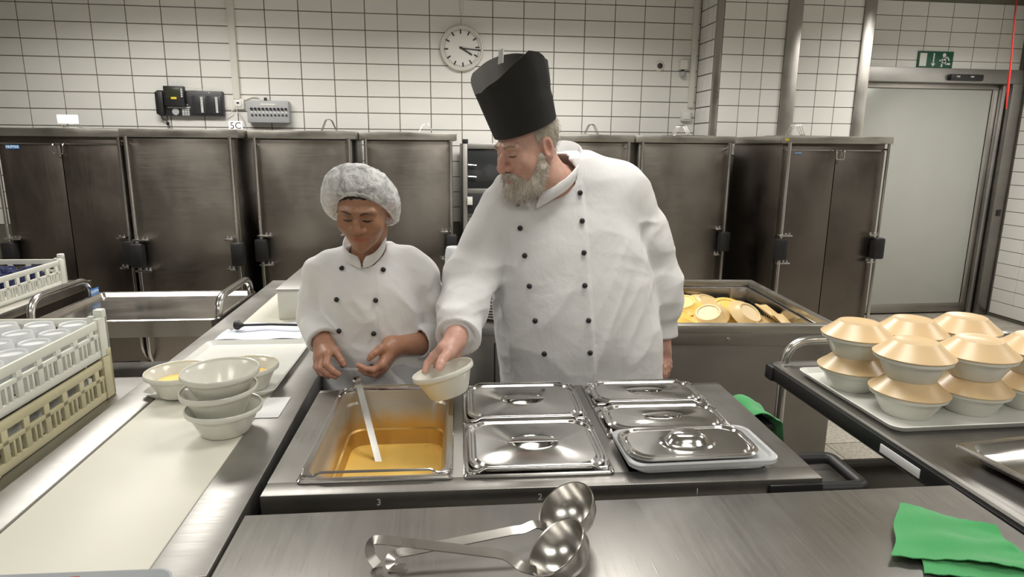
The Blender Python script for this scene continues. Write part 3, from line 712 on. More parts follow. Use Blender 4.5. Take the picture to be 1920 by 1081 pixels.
def gn_pan(label, lx, ly, w, d, deep, group, mat='steel_pan', wires=('f', 'b')):
    t = thing('food_pan', label, 'food pan', bmw(lx + w / 2, ly + d / 2, h + .0005), (0, 0, BMR), group)
    obj('flange', MB().loft([rr(w, d, .010, .0), rr(w + .001, d + .001, .010, .004), rr(w - .004, d - .004, .010, .007), rr(w - .012, d - .012, .012, .0055), rr(w - .030, d - .030, .045, .005)]), 'steel_shiny', t)
    obj('basin', MB().loft([rr(w - .030, d - .030, .045, .005), rr(w - .036, d - .036, .043, -.002), rr(w - .038, d - .038, .043, -.026), rr(w - .046, d - .046, .043, -.032), rr(w - .056, d - .056, .045, -.105), rr(w - .066, d - .066, .045, -.108), rr(w - .072, d - .072, .045, -deep + .02), rr(w - .10, d - .10, .035, -deep)], False, True), mat, t)
    for s in wires:
        yy = -d / 2 + .012 if s == 'f' else d / 2 - .012
        obj('wire_handle', MB().tube(fillet([(-w / 2 + .006, yy + (.03 if s == 'f' else -.03), .012), (-w / 2 + .010, yy, .010), (-w / 2 + .035, yy, .010), (-w / 2 + .045, yy, .018), (w / 2 - .045, yy, .018), (w / 2 - .035, yy, .010), (w / 2 - .010, yy, .010), (w / 2 - .006, yy + (.03 if s == 'f' else -.03), .012)], .012, 4), .0028, 8), 'steel_shiny', t)
    return t
def gn_lid(label, lx, ly, w, d, group, z=h + .010, dome=False, rot=0.0, tilt=0.0):
    t = thing('pan_lid', label, 'lid', bmw(lx + w / 2, ly + d / 2, z), (tilt, 0, BMR + rot), group)
    ex, ey = (.060, .040) if d > .2 else (.054, .026)
    rings = [rr(w, d, .05, 0), rr(w + .002, d + .002, .05, .004), rr(w - .004, d - .004, .05, .0075), rr(w - .012, d - .012, .048, .007), rr(w - .018, d - .018, .046, .002), rr(w - .028, d - .028, .044, .0015), rr(w - .036, d - .036, .042, .006)]
    if dome:
        rings += [ell(.066, .050, .006), ell(.062, .046, .0095), ell(.052, .036, .009), ell(.046, .031, .016), ell(.040, .027, .024), ell(.028, .018, .029), ell(.012, .008, .0305)]
        obj('plate', MB().loft(rings, False, True), 'steel_shiny', t)
    else:
        rings += [ell(ex + .002, ey + .002, .006), ell(ex - .003, ey - .003, .0085), ell(ex - .007, ey - .007, .004), ell(ex * .7, ey * .7, -.010), ell(ex * .3, ey * .3, -.014)]
        obj('plate', MB().loft(rings, False, True), 'steel_shiny', t)
        mb = MB()
        n = 12
        g0 = []
        for k in range(n + 1):
            x = -ex + .002 + (2 * ex - .004) * k / n; s = math.sqrt(max(0, 1 - (x / ex) ** 2))
            g0.append([(x, -.003, .0088), (x, -.003 + .004, .0105), (x, ey * s * .62 + .001, .0095), (x, ey * s * .62 + .001, .0075), (x, .0, .007)])
        mb.loft(g0, True, True)
        obj('grip', mb, 'steel_shiny', t)
    return t
p1 = gn_pan('large open food pan holding the orange soup', X1, Y0, .325, .53, PH, 'food pans in the bain-marie', 'pan_smeared')
so = MB().loft([rr(.265, .47, .045, -.012), rr(.267, .472, .045, -.002), rr(.262, .467, .044, 0), rr(.20, .40, .04, .0005), rr(.08, .16, .03, .0008)], True, True)
tag(obj('soup', so, 'soup', None, bmw(X1 + .1625, Y0 + .265, .748), (0, 0, BMR)), 'orange soup filling the large open pan', 'soup')
for k, nm in enumerate(('front', 'rear')):
    gn_pan(f'covered half-size steel pan in the middle well, {nm} one', X2, Y0 + k * .2655, .325, .264, .09, 'food pans in the bain-marie')
    gn_lid(f'rectangular steel lid on the {nm} half-size pan in the middle', X2 + .011, Y0 + k * .2655 + .012, .303, .242 if k == 0 else .235, 'steel pan lids', tilt=(.012 if k == 0 else 0))
for k, nm in ((1, 'middle'), (2, 'rear')):
    gn_pan(f'narrow covered steel pan in the right well, {nm} one', X3, Y0 + k * .177, .325, .176, .09, 'food pans in the bain-marie', wires=('b',) if k == 1 else ('f', 'b'))
    gn_lid(f'narrow steel lid with recessed grip, {nm} one in the right well', X3 + .011, Y0 + k * .177 + .011, .303, .154, 'steel pan lids')
t = thing('plastic_container', 'translucent plastic container at the front right of the bain-marie', 'container', bmw(X3 + .172, Y0 + .077, h + .001), (0, 0, BMR + .03))
obj('tub', MB().loft([rr(.300, .150, .03, .0), rr(.318, .166, .03, .010), rr(.322, .170, .03, .014), rr(.336, .184, .03, .016), rr(.338, .186, .03, .026), rr(.332, .180, .03, .028), rr(.318, .168, .03, .027), rr(.312, .160, .03, .018)], True, True), 'clear_plastic', t)
gn_lid('steel lid with domed knob lying on the plastic container', X3 + .008, Y0 - .004, .30, .158, 'steel pan lids', z=h + .030, dome=True, rot=.03)
# ladle standing in the soup
def flat_bar(path, w, th, up):
    P = [Vector(p) for p in path]; rings = []; up = Vector(up)
    for i, p in enumerate(P):
        tt = (P[min(i + 1, len(P) - 1)] - P[max(i - 1, 0)]).normalized()
        b = tt.cross(up).normalized() if tt.cross(up).length > .05 else Vector((0, 1, 0)); nrm = b.cross(tt).normalized()
        rings.append([p + b * w + nrm * th, p - b * w + nrm * th, p - b * w - nrm * th, p + b * w - nrm * th])
    return MB().loft(rings, True, True)
t = thing('soup_ladle', 'steel ladle standing in the soup pan with its hook up', 'ladle')
obj('handle', flat_bar(fillet([(-.118, 1.585, .64), (-.151, 1.663, .746), (-.211, 1.79, .929), (-.214, 1.80, .937), (-.221, 1.815, .930), (-.222, 1.815, .915)], .006, 3), .0088, .0016, (0, -1, .3)), 'steel_tube', t)
obj('cup', MB().lathe([(.001, -.05), (.03, -.042), (.046, -.02), (.05, 0), (.047, 0), (.04, -.02), (.025, -.038), (.001, -.045)], 28, (-.105, 1.545, .665)), 'steel_shiny', t)

# ------------------------------------------------------------------ front work table, ladles, cloth
t = thing('work_table', 'scratched steel work table in the foreground', 'table', (-.363, 1.171, 0), (0, 0, -.030))
obj('top', MB().box((.003, -.80, .84), (1.44, 0, .90), .003), 'steel_top', t)
obj('shelf', MB().box((.04, -.76, .2), (1.40, -.04, .23), .003), 'steel_edge', t)
for xx in (.04, 1.36):
    for yy in (-.76, -.04): obj('leg', MB().box((xx, yy - .02, 0), (xx + .04, yy + .02, .84), .003), 'steel_unit', t)
def ladle(label, C, n_, u, hp, R=.054):
    t = thing('soup_ladle', label, 'ladle', group='two ladles on the front table')
    n_ = Vector(n_).normalized(); u = (Vector(u) - n_ * Vector(u).dot(n_)).normalized(); w = n_.cross(u)
    M = Matrix((u, w, n_)).transposed().to_4x4(); M.translation = Vector(C)
    prof = [(.001, -R), (R * .35, -R * .94), (R * .68, -R * .73), (R * .9, -R * .43), (R, 0), (R * 1.03, .001), (R * 1.02, .003), (R * .98, .002), (R * .96, -.002), (R * .86, -R * .42), (R * .65, -R * .69), (R * .33, -R * .89), (.001, -R * .95)]
    obj('cup', MB().lathe(prof, 44).xf(M), 'steel_ladle', t)
    obj('handle', flat_bar(hp, .0082, .0014, (0, -.45, 1)), 'steel_ladle', t)
    return t
C1 = Vector((.193, .925, .9545)); n1 = (-.64, 0, .77); u1 = Vector((-.74, -.29, -.61))
P1 = C1 + u1.normalized() * .054
ladle('nearer of two steel ladles lying on the front table', C1, n1, u1, fillet([P1 + Vector((.006, .004, .0)), P1 + Vector((-.018, -.002, .012)), (.112, .940, .937), (-.085, .990, .945), (-.108, 1.000, .941), (-.112, .992, .918), (-.099, .985, .9025)], .016, 5))
C2 = Vector((.232, 1.035, .956)); n2 = (-.55, -.18, .80); u2 = Vector((-.80, -.2, -.60))
P2 = C2 + (u2 - Vector(n2).normalized() * u2.dot(Vector(n2).normalized())).normalized() * .054
ladle('farther of two steel ladles lying on the front table', C2, n2, u2, fillet([P2 + Vector((.006, .004, 0)), P2 + Vector((-.014, 0, .012)), (.150, 1.010, .935), (.135, 1.008, .936), (-.045, .990, .921), (-.075, .985, .921), (-.078, .975, .9035), (-.052, .970, .9025)], .014, 5))
# green cloth folded in two layers
def quad_sheet(c, n, z0, amp, seed):
    r_ = random.Random(seed); ph = [r_.uniform(0, 6) for _ in range(6)]
    g = []
    for j in range(n + 1):
        row = []
        for i in range(n + 1):
            a, b = i / n, j / n
            p = Vector(c[0]) * (1 - a) * (1 - b) + Vector(c[1]) * a * (1 - b) + Vector(c[2]) * a * b + Vector(c[3]) * (1 - a) * b
            zz = z0 + amp * (.5 + .5 * math.sin(7 * a + 3 * b + ph[0])) + amp * .6 * math.sin(13 * b - 4 * a + ph[1]) * (.3 + a * .7)
            e = .004 * math.sin(40 * a + ph[2]) if j in (0, n) else 0
            row.append((p.x + .004 * math.sin(9 * b + ph[3]), p.y + e * .4, max(z0, zz)))
        g.append(row)
    return g
t = thing('green_cloth', 'green cleaning cloth folded on the front table corner', 'cloth', (0, 0, .901))
lo_ = quad_sheet([(.80, .862, 0), (1.005, .80, 0), (1.015, .93, 0), (.905, 1.035, 0)], 22, .002, .003, 2)
hi_ = quad_sheet([(.775, .905, 0), (.985, .835, 0), (1.015, .955, 0), (.900, 1.055, 0)], 26, .009, .006, 5)
obj('lower_layer', sheet(lo_, .0018), 'green_cloth', t)
obj('upper_layer', sheet(hi_, .0018), 'green_cloth', t)
# green cloth hanging over the bain-marie handle
t = thing('green_cloth', 'green cloth hanging over the black handle of the bain-marie', 'cloth')
rows = []
for j in range(29):
    s = j / 28
    if s < .55: off = (-.004 + .078 * s / .55, .866 + .020 * math.sin(math.pi * s / .55) + .006)
    elif s < .68: a = (s - .55) / .13 * math.pi / 2; off = (.074 + .014 * math.sin(a), .872 - .014 * (1 - math.cos(a)))
    else: off = (.088 + .015 * (s - .68) / .32, .858 - (s - .68) / .32 * .13)
    rows.append([bmw(BW + off[0] + .004 * math.sin(7 * i / 12 + 2 * s), .365 + .15 * i / 12 - .02 * s, off[1] + .004 * math.sin(9 * i / 12 + 1)) for i in range(13)])
mbs = sheet(rows, .0025)
obj('cloth', mbs, 'green_cloth', t)

# ------------------------------------------------------------------ right-hand serving trolley with lidded bowls
t = thing('serving_trolley', 'steel serving trolley on the right carrying the lidded bowls', 'trolley', (1.108, 1.93, 0), (0, 0, -.012))
RWd, RDp = .95, 1.45
obj('top', MB().loft([rr(RWd, RDp, .02, .845, RWd / 2, -RDp / 2), rr(RWd, RDp, .02, .898, RWd / 2, -RDp / 2), rr(RWd - .008, RDp - .008, .018, .903, RWd / 2, -RDp / 2), rr(RWd - .03, RDp - .03, .015, .903, RWd / 2, -RDp / 2), rr(RWd - .05, RDp - .05, .015, .893, RWd / 2, -RDp / 2)], True, True), 'steel_top', t)
obj('side_bumper', MB().box((-.006, -RDp, .85), (.0, -.0, .892), .002).box((-.012, -.035, .845), (.07, .012, .894), .006), 'black_plastic', t)
obj('side_label', MB().box((-.0085, -.70, .858), (-.006, -.565, .880), .0005), 'paper_white', t)
obj('handle', MB().tube(fillet([(.045, -.005, .10), (.045, -.005, .975), (RWd - .04, -.005, .975), (RWd - .04, -.005, .10)], .09, 8), .0145, 12), 'steel_tube', t)
for yy in (-RDp + .03,):
    for xx in (.04, RWd - .04): obj('leg', MB().tube([(xx, yy, .1), (xx, yy, .85)], .0145, 12), 'steel_tube', t)
for xx in (.045, RWd - .045):
    for yy in (-.05, -RDp + .05): caster(t, xx, yy)
sticker(t, 'HUPFER', (.30, .008, .895), .10, .035, .024)
t = thing('platform_cart', 'low steel platform cart parked between bain-marie and serving trolley', 'cart', (.98, 1.60, 0), (0, 0, -.03))
obj('deck', MB().box((0, -.42, .66), (.62, -.012, .70), .003), 'steel_top', t)
obj('lip', MB().box((0, -.014, .66), (.62, .006, .716), .003), 'steel_rail', t)
for xx in (.03, .59):
    for yy in (-.39, -.04): obj('leg', MB().box((xx - .015, yy - .015, .0), (xx + .015, yy + .015, .66), .002), 'steel_unit', t)
tray('white tray under the stacks of lidded bowls', (1.42, 1.605, .894), .56, .46, -.01, r=.03)
lb_me = MB().lathe(bowl_prof(.0945, .066), 44).mesh('bowl_r'); lb_me.materials.append(MATS['bowl_white'])
ll = [(.001, .034), (.040, .034), (.048, .0375), (.054, .0375), (.058, .034), (.078, .016), (.094, .004), (.0975, .001), (.0965, -.002), (.092, -.001), (.076, .012), (.056, .030), (.001, .030)]
ll_me = MB().lathe(ll, 44).mesh('lid_r'); ll_me.materials.append(MATS['lid_beige'])
spots = [('left', 'front', 1.258, 1.495), ('middle', 'front', 1.445, 1.500), ('right', 'front', 1.632, 1.510), ('left', 'back', 1.232, 1.692), ('middle', 'back', 1.418, 1.700), ('right', 'back', 1.606, 1.715)]
rnd = random.Random(11)
for a, b, x, y in spots:
    for k, lv in enumerate(('lower', 'upper')):
        z = .8995 + k * .0985; dx, dy = (rnd.uniform(-.006, .006), rnd.uniform(-.006, .006)) if k else (0, 0)
        t = thing('soup_bowl', f'white bowl, {lv} one of the {a} stack in the {b} row on the trolley', 'bowl', (x + dx, y + dy, z), (0, 0, rnd.uniform(0, 6)), 'bowls on the serving trolley')
        obj('bowl', lb_me, None, t)
        t = thing('bowl_lid', f'beige lid on the {lv} bowl of the {a} stack, {b} row', 'lid', (x + dx, y + dy, z + .065), (rnd.uniform(-.015, .015), rnd.uniform(-.015, .015), 0), 'beige lids on the serving trolley')
        obj('lid', ll_me, None, t)
t = thing('food_pan', 'shallow empty steel pan at the right edge on the trolley', 'food pan', (1.385, 1.145, .898), (0, 0, .10))
obj('flange', MB().loft([rr(.36, .265, .012, .022), rr(.361, .266, .012, .026), rr(.352, .257, .012, .029), rr(.33, .235, .045, .027)]), 'steel_shiny', t)
obj('basin', MB().loft([rr(.33, .235, .045, .027), rr(.322, .227, .043, .02), rr(.31, .215, .04, .003), rr(.29, .195, .03, .0)], False, True), 'steel_shiny', t)

# ------------------------------------------------------------------ basket cart full of lids, behind the chef
BR = -.10; BO = (1.625, 2.335)
def bw(lx, ly, z): return (BO[0] + lx * math.cos(BR) - ly * math.sin(BR), BO[1] + lx * math.sin(BR) + ly * math.cos(BR), z)
t = thing('basket_cart', 'open steel basket cart heaped with yellow lids behind the chef', 'cart', bw(0, 0, 0), (0, 0, BR))
L, D = 1.02, .93
rim = MB()
for a, b in (((-L, 0, .865), (0, .045, .90)), ((-L, D - .03, .865), (0, D, .90)), ((-L, .045, .865), (-L + .03, D - .03, .90)), ((-.03, .045, .865), (0, D - .03, .90))): rim.box(a, b, .003)
obj('rim', rim, 'steel_rim', t)
obj('front_panel', MB().box((-L, .008, .12), (0, .024, .865), .003), 'steel_unit', t)
obj('trim_strip', MB().box((-L, .002, .815), (0, .01, .865), .002), 'steel_unit', t)
for xx in (-.78, -.45, -.12): obj('screw', MB().lathe([(.001, .005), (.007, .004), (.008, 0)], 10).xf(Matrix.Rotation(math.pi / 2, 4, 'X')), 'steel_shiny', t, (xx, .002, .842))
obj('side_panel', MB().box((-.016, .024, .12), (0, D - .01, .865), .003), 'steel_unit', t)
obj('side_panel', MB().box((-L, .024, .12), (-L + .016, D - .01, .865), .003), 'steel_unit', t)
obj('back_panel', MB().box((-L + .016, D - .016, .12), (-.016, D, .865), .003), 'steel_unit', t)
obj('inner_band', MB().box((-.045, .05, .80), (-.035, D - .04, .868), .002).box((-L + .03, D - .045, .80), (-.035, D - .035, .868), .002).box((-.13, D - .052, .70), (-.035, D - .044, .868), .002), 'steel_pan', t)
obj('dark_gap_sheets', MB().box((-L + .02, .03, .60), (-.03, D - .03, .62)).box((-.034, .03, .6), (-.024, D - .03, .80)).box((-L + .02, D - .034, .6), (-.03, D - .024, .80)), 'black_plastic', t)  # black sheets below and behind the wires paint the dark of the gaps
wire_me = MB().tube([(0, 0, .60), (0, 0, .81)], .0028, 6).mesh('basket_wire'); wire_me.materials.append(MATS['steel_tube'])
for k in range(34): obj('basket_wire', wire_me, None, t, (-.045, .06 + k * .0245, 0))
for k in range(34): obj('basket_wire', wire_me, None, t, (-.06 - k * .026, D - .05, 0))
for cx in (-L + .1, -.1):
    for cy in (.1, D - .1): caster(t, cx, cy)
lid_me = {}
for mt in ('lid_yellow', 'lid_sand', 'lid_beige'):
    me = MB().lathe([(.001, .026), (.045, .026), (.05, .030), (.056, .030), (.060, .026), (.074, .012), (.090, .006), (.094, .003), (.092, -.001), (.072, .006), (.058, .022), (.001, .021)], 32).mesh('loose_lid'); me.materials.append(MATS[mt]); lid_me[mt] = me
pile = [  # lx, ly, z, rx, ry, rz, material, description
    (-.52, .30, .74, .10, .05, 0, 'lid_sand', 'nearest the chef\'s sleeve at the front'), (-.34, .19, .785, .12, -.1, 0, 'lid_sand', 'upright face at the front middle'), (-.19, .17, .79, -.15, .12, 0, 'lid_sand', 'flat at the front right'),
    (-.095, .27, .815, .2, .75, 0, 'lid_sand', 'leaning on the right basket wires'), (-.10, .42, .825, .1, .65, 0, 'lid_sand', 'propped in the right corner behind'), (-.24, .36, .845, .55, .35, 0, 'lid_sand', 'tilted towards the camera in the middle'),
    (-.40, .40, .83, .35, -.35, 0, 'lid_sand', 'tilted left on top of the heap'), (-.49, .50, .855, .25, -.30, 0, 'lid_yellow', 'bright yellow on top of the heap'), (-.52, .38, .815, .2, .45, 0, 'lid_yellow', 'bright yellow sloping down beside the sleeve'),
    (-.55, .60, .85, .1, -.1, 0, 'lid_sand', 'behind the bright yellow one'), (-.33, .60, .79, .4, .1, 0, 'lid_yellow', 'far back below the wires'), (-.44, .27, .76, -.1, .15, 0, 'lid_yellow', 'partly buried at the front'),
    (-.28, .28, .775, .1, -.25, 0, 'lid_sand', 'wedged under the tilted one'), (-.18, .55, .77, -.2, .3, 0, 'lid_sand', 'in the back right corner'), (-.60, .25, .74, 0, 0, 0, 'lid_yellow', 'hidden half behind the chef at the front'),
    (-.64, .48, .80, .1, .1, 0, 'lid_sand', 'half behind the chef in the middle'), (-.45, .68, .77, .2, 0, 0, 'lid_sand', 'farthest back in the heap'), (-.10, .13, .775, .15, -.2, 0, 'lid_yellow', 'small edge showing at the front right corner'),
    (-.27, .12, .80, .05, .10, 0, 'lid_sand', 'low along the front rim, right of the middle'), (-.43, .13, .795, -.10, .10, 0, 'lid_sand', 'low along the front rim, left of the middle'), (-.53, .17, .80, .10, -.20, 0, 'lid_yellow', 'low along the front rim beside the sleeve'),
    (-.37, .52, .855, .30, .25, 0, 'lid_sand', 'leaning right behind the top of the heap'), (-.29, .50, .835, .45, -.20, 0, 'lid_yellow', 'edge-on between two tilted ones'), (-.17, .33, .80, .30, .20, 0, 'lid_sand', 'under the ones leaning on the wires')]
for lx, ly, z, rx, ry, rz, mt, ds in pile:
    t = thing('loose_lid', f'{"yellow" if mt == "lid_yellow" else "sand-coloured"} round lid in the basket cart, {ds}', 'lid', bw(lx, ly, z), (rx, ry, rz), 'lids heaped in the basket cart')
    obj('lid', lid_me[mt], None, t)
# plate counter left of the basket cart
t = thing('plate_counter', 'steel counter with white edge behind the chef\'s outstretched arm', 'counter', (.05, 2.46, 0), (0, 0, BR))
obj('top', MB().box((0, 0, .865), (.52, .80, .90), .003), 'steel_rail', t)
obj('body', MB().box((.01, .02, .1), (.51, .78, .865), .003), 'steel_unit', t)
obj('door_gap', MB().box((.19, .016, .15), (.196, .021, .83)), 'black_plastic', t)
pl_me = MB().lathe([(.001, .004), (.05, .004), (.055, .0), (.065, .002), (.112, .016), (.115, .018), (.112, .020), (.062, .007), (.001, .008)], 40).mesh('plate'); pl_me.materials.append(MATS['bowl_white'])
for k in range(9):
    tag(obj('dinner_plate', pl_me, None, None, (.285 + .004 * math.sin(k * 2), 2.60 - .004 * k, .901 + k * .0125), (0, .10 * (k > 5), 0)), (['lowest', 'second lowest', 'third lowest', 'fourth lowest', 'middle', 'fourth highest', 'third highest', 'second highest', 'topmost'][k] + ' white plate of the stack behind the chef\'s arm'), 'plate', 'stack of white plates on the counter')
for k in range(4):
    o = obj('cup', cm2, None, None, (.10 - .0 * k, 2.75, .901 + k * .062))
    tag(o, ['lowest', 'second', 'third', 'topmost'][k] + ' white cup of the short stack between the two cooks', 'cup', 'white cups behind the cooks')
# ------------------------------------------------------------------ implicit-surface modelling for the two cooks
F32 = np.float32
def surface_nets(fn, lo, hi, h):
    lo = np.array(lo, F32); n = np.ceil((np.array(hi) - lo) / h).astype(int) + 1
    B = 6; nb = -(-n // B); V = np.empty(tuple(nb * B), F32)
    cen = [lo[k] + h * (B * np.arange(nb[k]) + (B - 1) / 2) for k in range(3)]
    G = np.stack(np.meshgrid(*cen, indexing='ij'), -1).reshape(-1, 3).astype(F32)
    dc = fn(G); near = np.abs(dc) < h * B * 0.87 * 1.5 + .010
    V4 = np.repeat(np.repeat(np.repeat(dc.reshape(nb), B, 0), B, 1), B, 2).astype(F32)
    o1 = np.arange(B) - (B - 1) / 2
    off = np.stack(np.meshgrid(o1, o1, o1, indexing='ij'), -1).reshape(-1, 3).astype(F32) * h
    Gi = np.argwhere(near.reshape(nb)); Gn = G[near]
    VB = V4.reshape(nb[0], B, nb[1], B, nb[2], B).transpose(0, 2, 4, 1, 3, 5).copy()
    for i in range(0, len(Gn), 1500):
        q = Gn[i:i + 1500]; r = fn((q[:, None, :] + off[None]).reshape(-1, 3)).reshape(-1, B, B, B)
        gi = Gi[i:i + 1500]; VB[gi[:, 0], gi[:, 1], gi[:, 2]] = r
    V = VB.transpose(0, 3, 1, 4, 2, 5).reshape(tuple(nb * B)); n = nb * B
    S = V < 0
    c = np.zeros(tuple(n - 1), np.uint8)
    for dx in (0, 1):
        for dy in (0, 1):
            for dz in (0, 1): c += S[dx:n[0] - 1 + dx, dy:n[1] - 1 + dy, dz:n[2] - 1 + dz]
    act = (c > 0) & (c < 8); I = np.argwhere(act); vid = -np.ones(act.shape, np.int64); vid[act] = np.arange(len(I))
    acc = np.zeros((len(I), 3), F32); cnt = np.zeros(len(I), F32)
    for a in range(3):
        b, d = [k for k in range(3) if k != a]
        for p in (0, 1):
            for q in (0, 1):
                o0 = np.zeros(3, int); o0[b] = p; o0[d] = q; o1 = o0.copy(); o1[a] = 1
                v0 = V[tuple((I + o0).T)]; v1 = V[tuple((I + o1).T)]; m = (v0 < 0) != (v1 < 0)
                t = v0[m] / (v0[m] - v1[m]); pt = np.tile(o0.astype(F32), (m.sum(), 1)); pt[:, a] = t
                acc[m] += pt; cnt[m] += 1
    P = lo + h * (I + acc / cnt[:, None])
    quads = []
    for a in range(3):
        b, d = (a + 1) % 3, (a + 2) % 3
        sl0 = [slice(None)] * 3; sl1 = [slice(None)] * 3; sl0[a] = slice(0, n[a] - 1); sl1[a] = slice(1, n[a])
        E_ = np.argwhere(S[tuple(sl0)] != S[tuple(sl1)])
        E_ = E_[(E_[:, b] > 0) & (E_[:, d] > 0) & (E_[:, b] < n[b] - 1) & (E_[:, d] < n[d] - 1)]
        def at(ob, od):
            q = E_.copy(); q[:, b] += ob; q[:, d] += od; return vid[tuple(q.T)]
        Q = np.stack([at(-1, -1), at(0, -1), at(0, 0), at(-1, 0)], 1)
        inside = S[tuple(E_.T)]
        Q[~inside] = Q[~inside][:, ::-1]; quads.append(Q)
    Q = np.concatenate(quads); Q = Q[(Q >= 0).all(1)]
    return P, Q
def np_mesh(name, parts, mat=None, colfn=None):
    vs, fs, n = [], [], 0
    for P, Q in parts: vs.append(P); fs.append(Q + n); n += len(P)
    P = np.concatenate(vs).astype(F32); Q = np.concatenate(fs)
    me = bpy.data.meshes.new(name); me.vertices.add(len(P)); me.vertices.foreach_set('co', P.ravel())
    me.loops.add(Q.size); me.loops.foreach_set('vertex_index', Q.ravel().astype(np.int32))
    me.polygons.add(len(Q)); me.polygons.foreach_set('loop_start', np.arange(0, Q.size, 4, dtype=np.int32))
    me.update(calc_edges=True); me.validate()
    me.polygons.foreach_set('use_smooth', np.ones(len(me.polygons), bool))
    if colfn is not None:
        c = np.ones((len(P), 4), F32); c[:, :3] = colfn(P)
        at = me.color_attributes.new('Col', 'FLOAT_COLOR', 'POINT'); at.data.foreach_set('color', c.ravel())
    if mat: me.materials.append(MATS[mat])
    return me
def A(*p): return np.array(p, F32)
def ellipsoid(P, c, r):
    q = (P - A(*c)) / A(*r); k0 = np.linalg.norm(q, axis=1); k1 = np.linalg.norm(q / A(*r), axis=1)
    return k0 * (k0 - 1) / np.maximum(k1, 1e-6)
def cone(P, a, b, ra, rb):
    a = A(*a); ab = A(*b) - a; pa = P - a; t = np.clip(pa @ ab / max(1e-9, float(ab @ ab)), 0, 1)
    return np.linalg.norm(pa - t[:, None] * ab, axis=1) - (ra + (rb - ra) * t)
def chain(P, pts, k=0.0):
    d = None
    for (a, ra), (b, rb) in zip(pts[:-1], pts[1:]):
        e = cone(P, a, b, ra, rb); d = e if d is None else (smin(d, e, k) if k else np.minimum(d, e))
    return d
def smin(a, b, k):
    h = np.clip(0.5 + 0.5 * (b - a) / k, 0, 1); return b * (1 - h) + a * h - k * h * (1 - h)
def smax(a, b, k): return -smin(-a, -b, k)
_rs = np.random.RandomState(7); LAT = _rs.rand(32, 32, 32).astype(F32)
def vnoise(P, s):
    q = P * s; i = np.floor(q).astype(np.int64); f = q - i; f = f * f * (3 - 2 * f); i &= 31; j = (i + 1) & 31
    def L(a, b, c): return LAT[a, b, c]
    x0, y0, z0 = i.T; x1, y1, z1 = j.T; fx, fy, fz = f.T
    c00 = L(x0, y0, z0) * (1 - fx) + L(x1, y0, z0) * fx; c10 = L(x0, y1, z0) * (1 - fx) + L(x1, y1, z0) * fx
    c01 = L(x0, y0, z1) * (1 - fx) + L(x1, y0, z1) * fx; c11 = L(x0, y1, z1) * (1 - fx) + L(x1, y1, z1) * fx
    return (c00 * (1 - fy) + c10 * fy) * (1 - fz) + (c01 * (1 - fy) + c11 * fy) * fz
def ridged(P, s): return 1 - np.abs(2 * vnoise(P, s) - 1)
def sstep(x, a, b):
    t = np.clip((x - a) / (b - a), 0, 1); return t * t * (3 - 2 * t)
def rotm(yaw, pitch, roll=0.0):
    return np.array((Matrix.Rotation(math.radians(yaw), 3, 'Z') @ Matrix.Rotation(math.radians(pitch), 3, 'X') @ Matrix.Rotation(math.radians(roll), 3, 'Y')), F32)
def to_local(P, C, M): return (P - A(*C)) @ M
def stretch_low(L, k):
    L = L.copy(); L[:, 2] = np.where(L[:, 2] < 0, L[:, 2] / k, L[:, 2]); return L
def to_world(p, C, M): return tuple(float(x) for x in (A(*C) + M @ A(*p)))

def head_sdf(L, g):
    w = g['w']; j = g['jaw']
    d = ellipsoid(L, (0, .012, .035 - g.get('cz', 0)), (.077 * w, .098, .092 - g.get('cz', 0)))
    d = smin(d, ellipsoid(L, (0, -.030, -.030), (.066 * w, .066, .078)), .03)
    d = smin(d, ellipsoid(L, (0, -.046, -.082), (.046 * j, .046, .038)), .03)
    d = smin(d, ellipsoid(L, (0, -.078, -.103), (.020 * j, .018, .018)), .022)
    for s in (-1, 1):
        d = smin(d, ellipsoid(L, (s * .043 * w, -.062, -.034), (.024, .026, .026)), .022)
        d = smin(d, cone(L, (s * .012, -.091, .017), (s * .046 * w, -.079, .016), .0105, .009), .013)
        d = smax(d, -ellipsoid(L, (s * .031 * w, -.101, -.002), (.0185, .017, .0125)), .012)
        d = smin(d, ellipsoid(L, (s * .031 * w, -.0765, -.003), (.0165, .0135, .0125)), .005)          # closed lid over the eye
        d = smin(d, cone(L, (s * .018 * w, -.0895, -.0085), (s * .043 * w, -.083, -.0075), .0022, .0018), .003)
    nl, nw = g['nose'], g['nw']
    d = smin(d, chain(L, [((0, -.090, .008), .0065), ((0, -.101 - nl * .4, -.014), .0085 * nw), ((0, -.106 - nl, -.033), .0118 * nw)], .004), .008)
    for s in (-1, 1):
        d = smin(d, ellipsoid(L, (s * .0135 * nw, -.097 - nl * .5, -.037), (.0085 * nw, .012, .0085)), .006)
        d = smax(d, -ellipsoid(L, (s * .0075 * nw, -.101 - nl * .6, -.0455), (.0038, .006, .0035)), .003)
    lp = g['lip']
    d = smin(d, ellipsoid(L, (0, -.082, -.066), (.030, .018, .022)), .014)
    d = smin(d, chain(L, [((-.024, -.0865, -.0655), .0025), ((-.008, -.0965, -.0620), .0042 * lp), ((.008, -.0965, -.0620), .0042 * lp), ((.024, -.0865, -.0655), .0025)], .003), .004)
    d = smin(d, chain(L, [((-.021, -.0865, -.0690), .0028), ((0, -.0955, -.0735), .0056 * lp), ((.021, -.0865, -.0690), .0028)], .004), .004)
    d = smax(d, -chain(L, [((-.025, -.092, -.0668), .0011), ((0, -.1035, -.0675), .0016), ((.025, -.092, -.0668), .0011)]), .0025)
    for s in (-1, 1):
        e = ellipsoid(L, (s * .077 * w, .012, -.010), (.010, .021, .033)); e = smin(e, ellipsoid(L, (s * .075 * w, .008, -.034), (.007, .012, .012)), .008)
        e = smax(e, -ellipsoid(L, (s * .086 * w, .006, -.008), (.007, .011, .019)), .004)
        d = smin(d, e, .007)
    return d
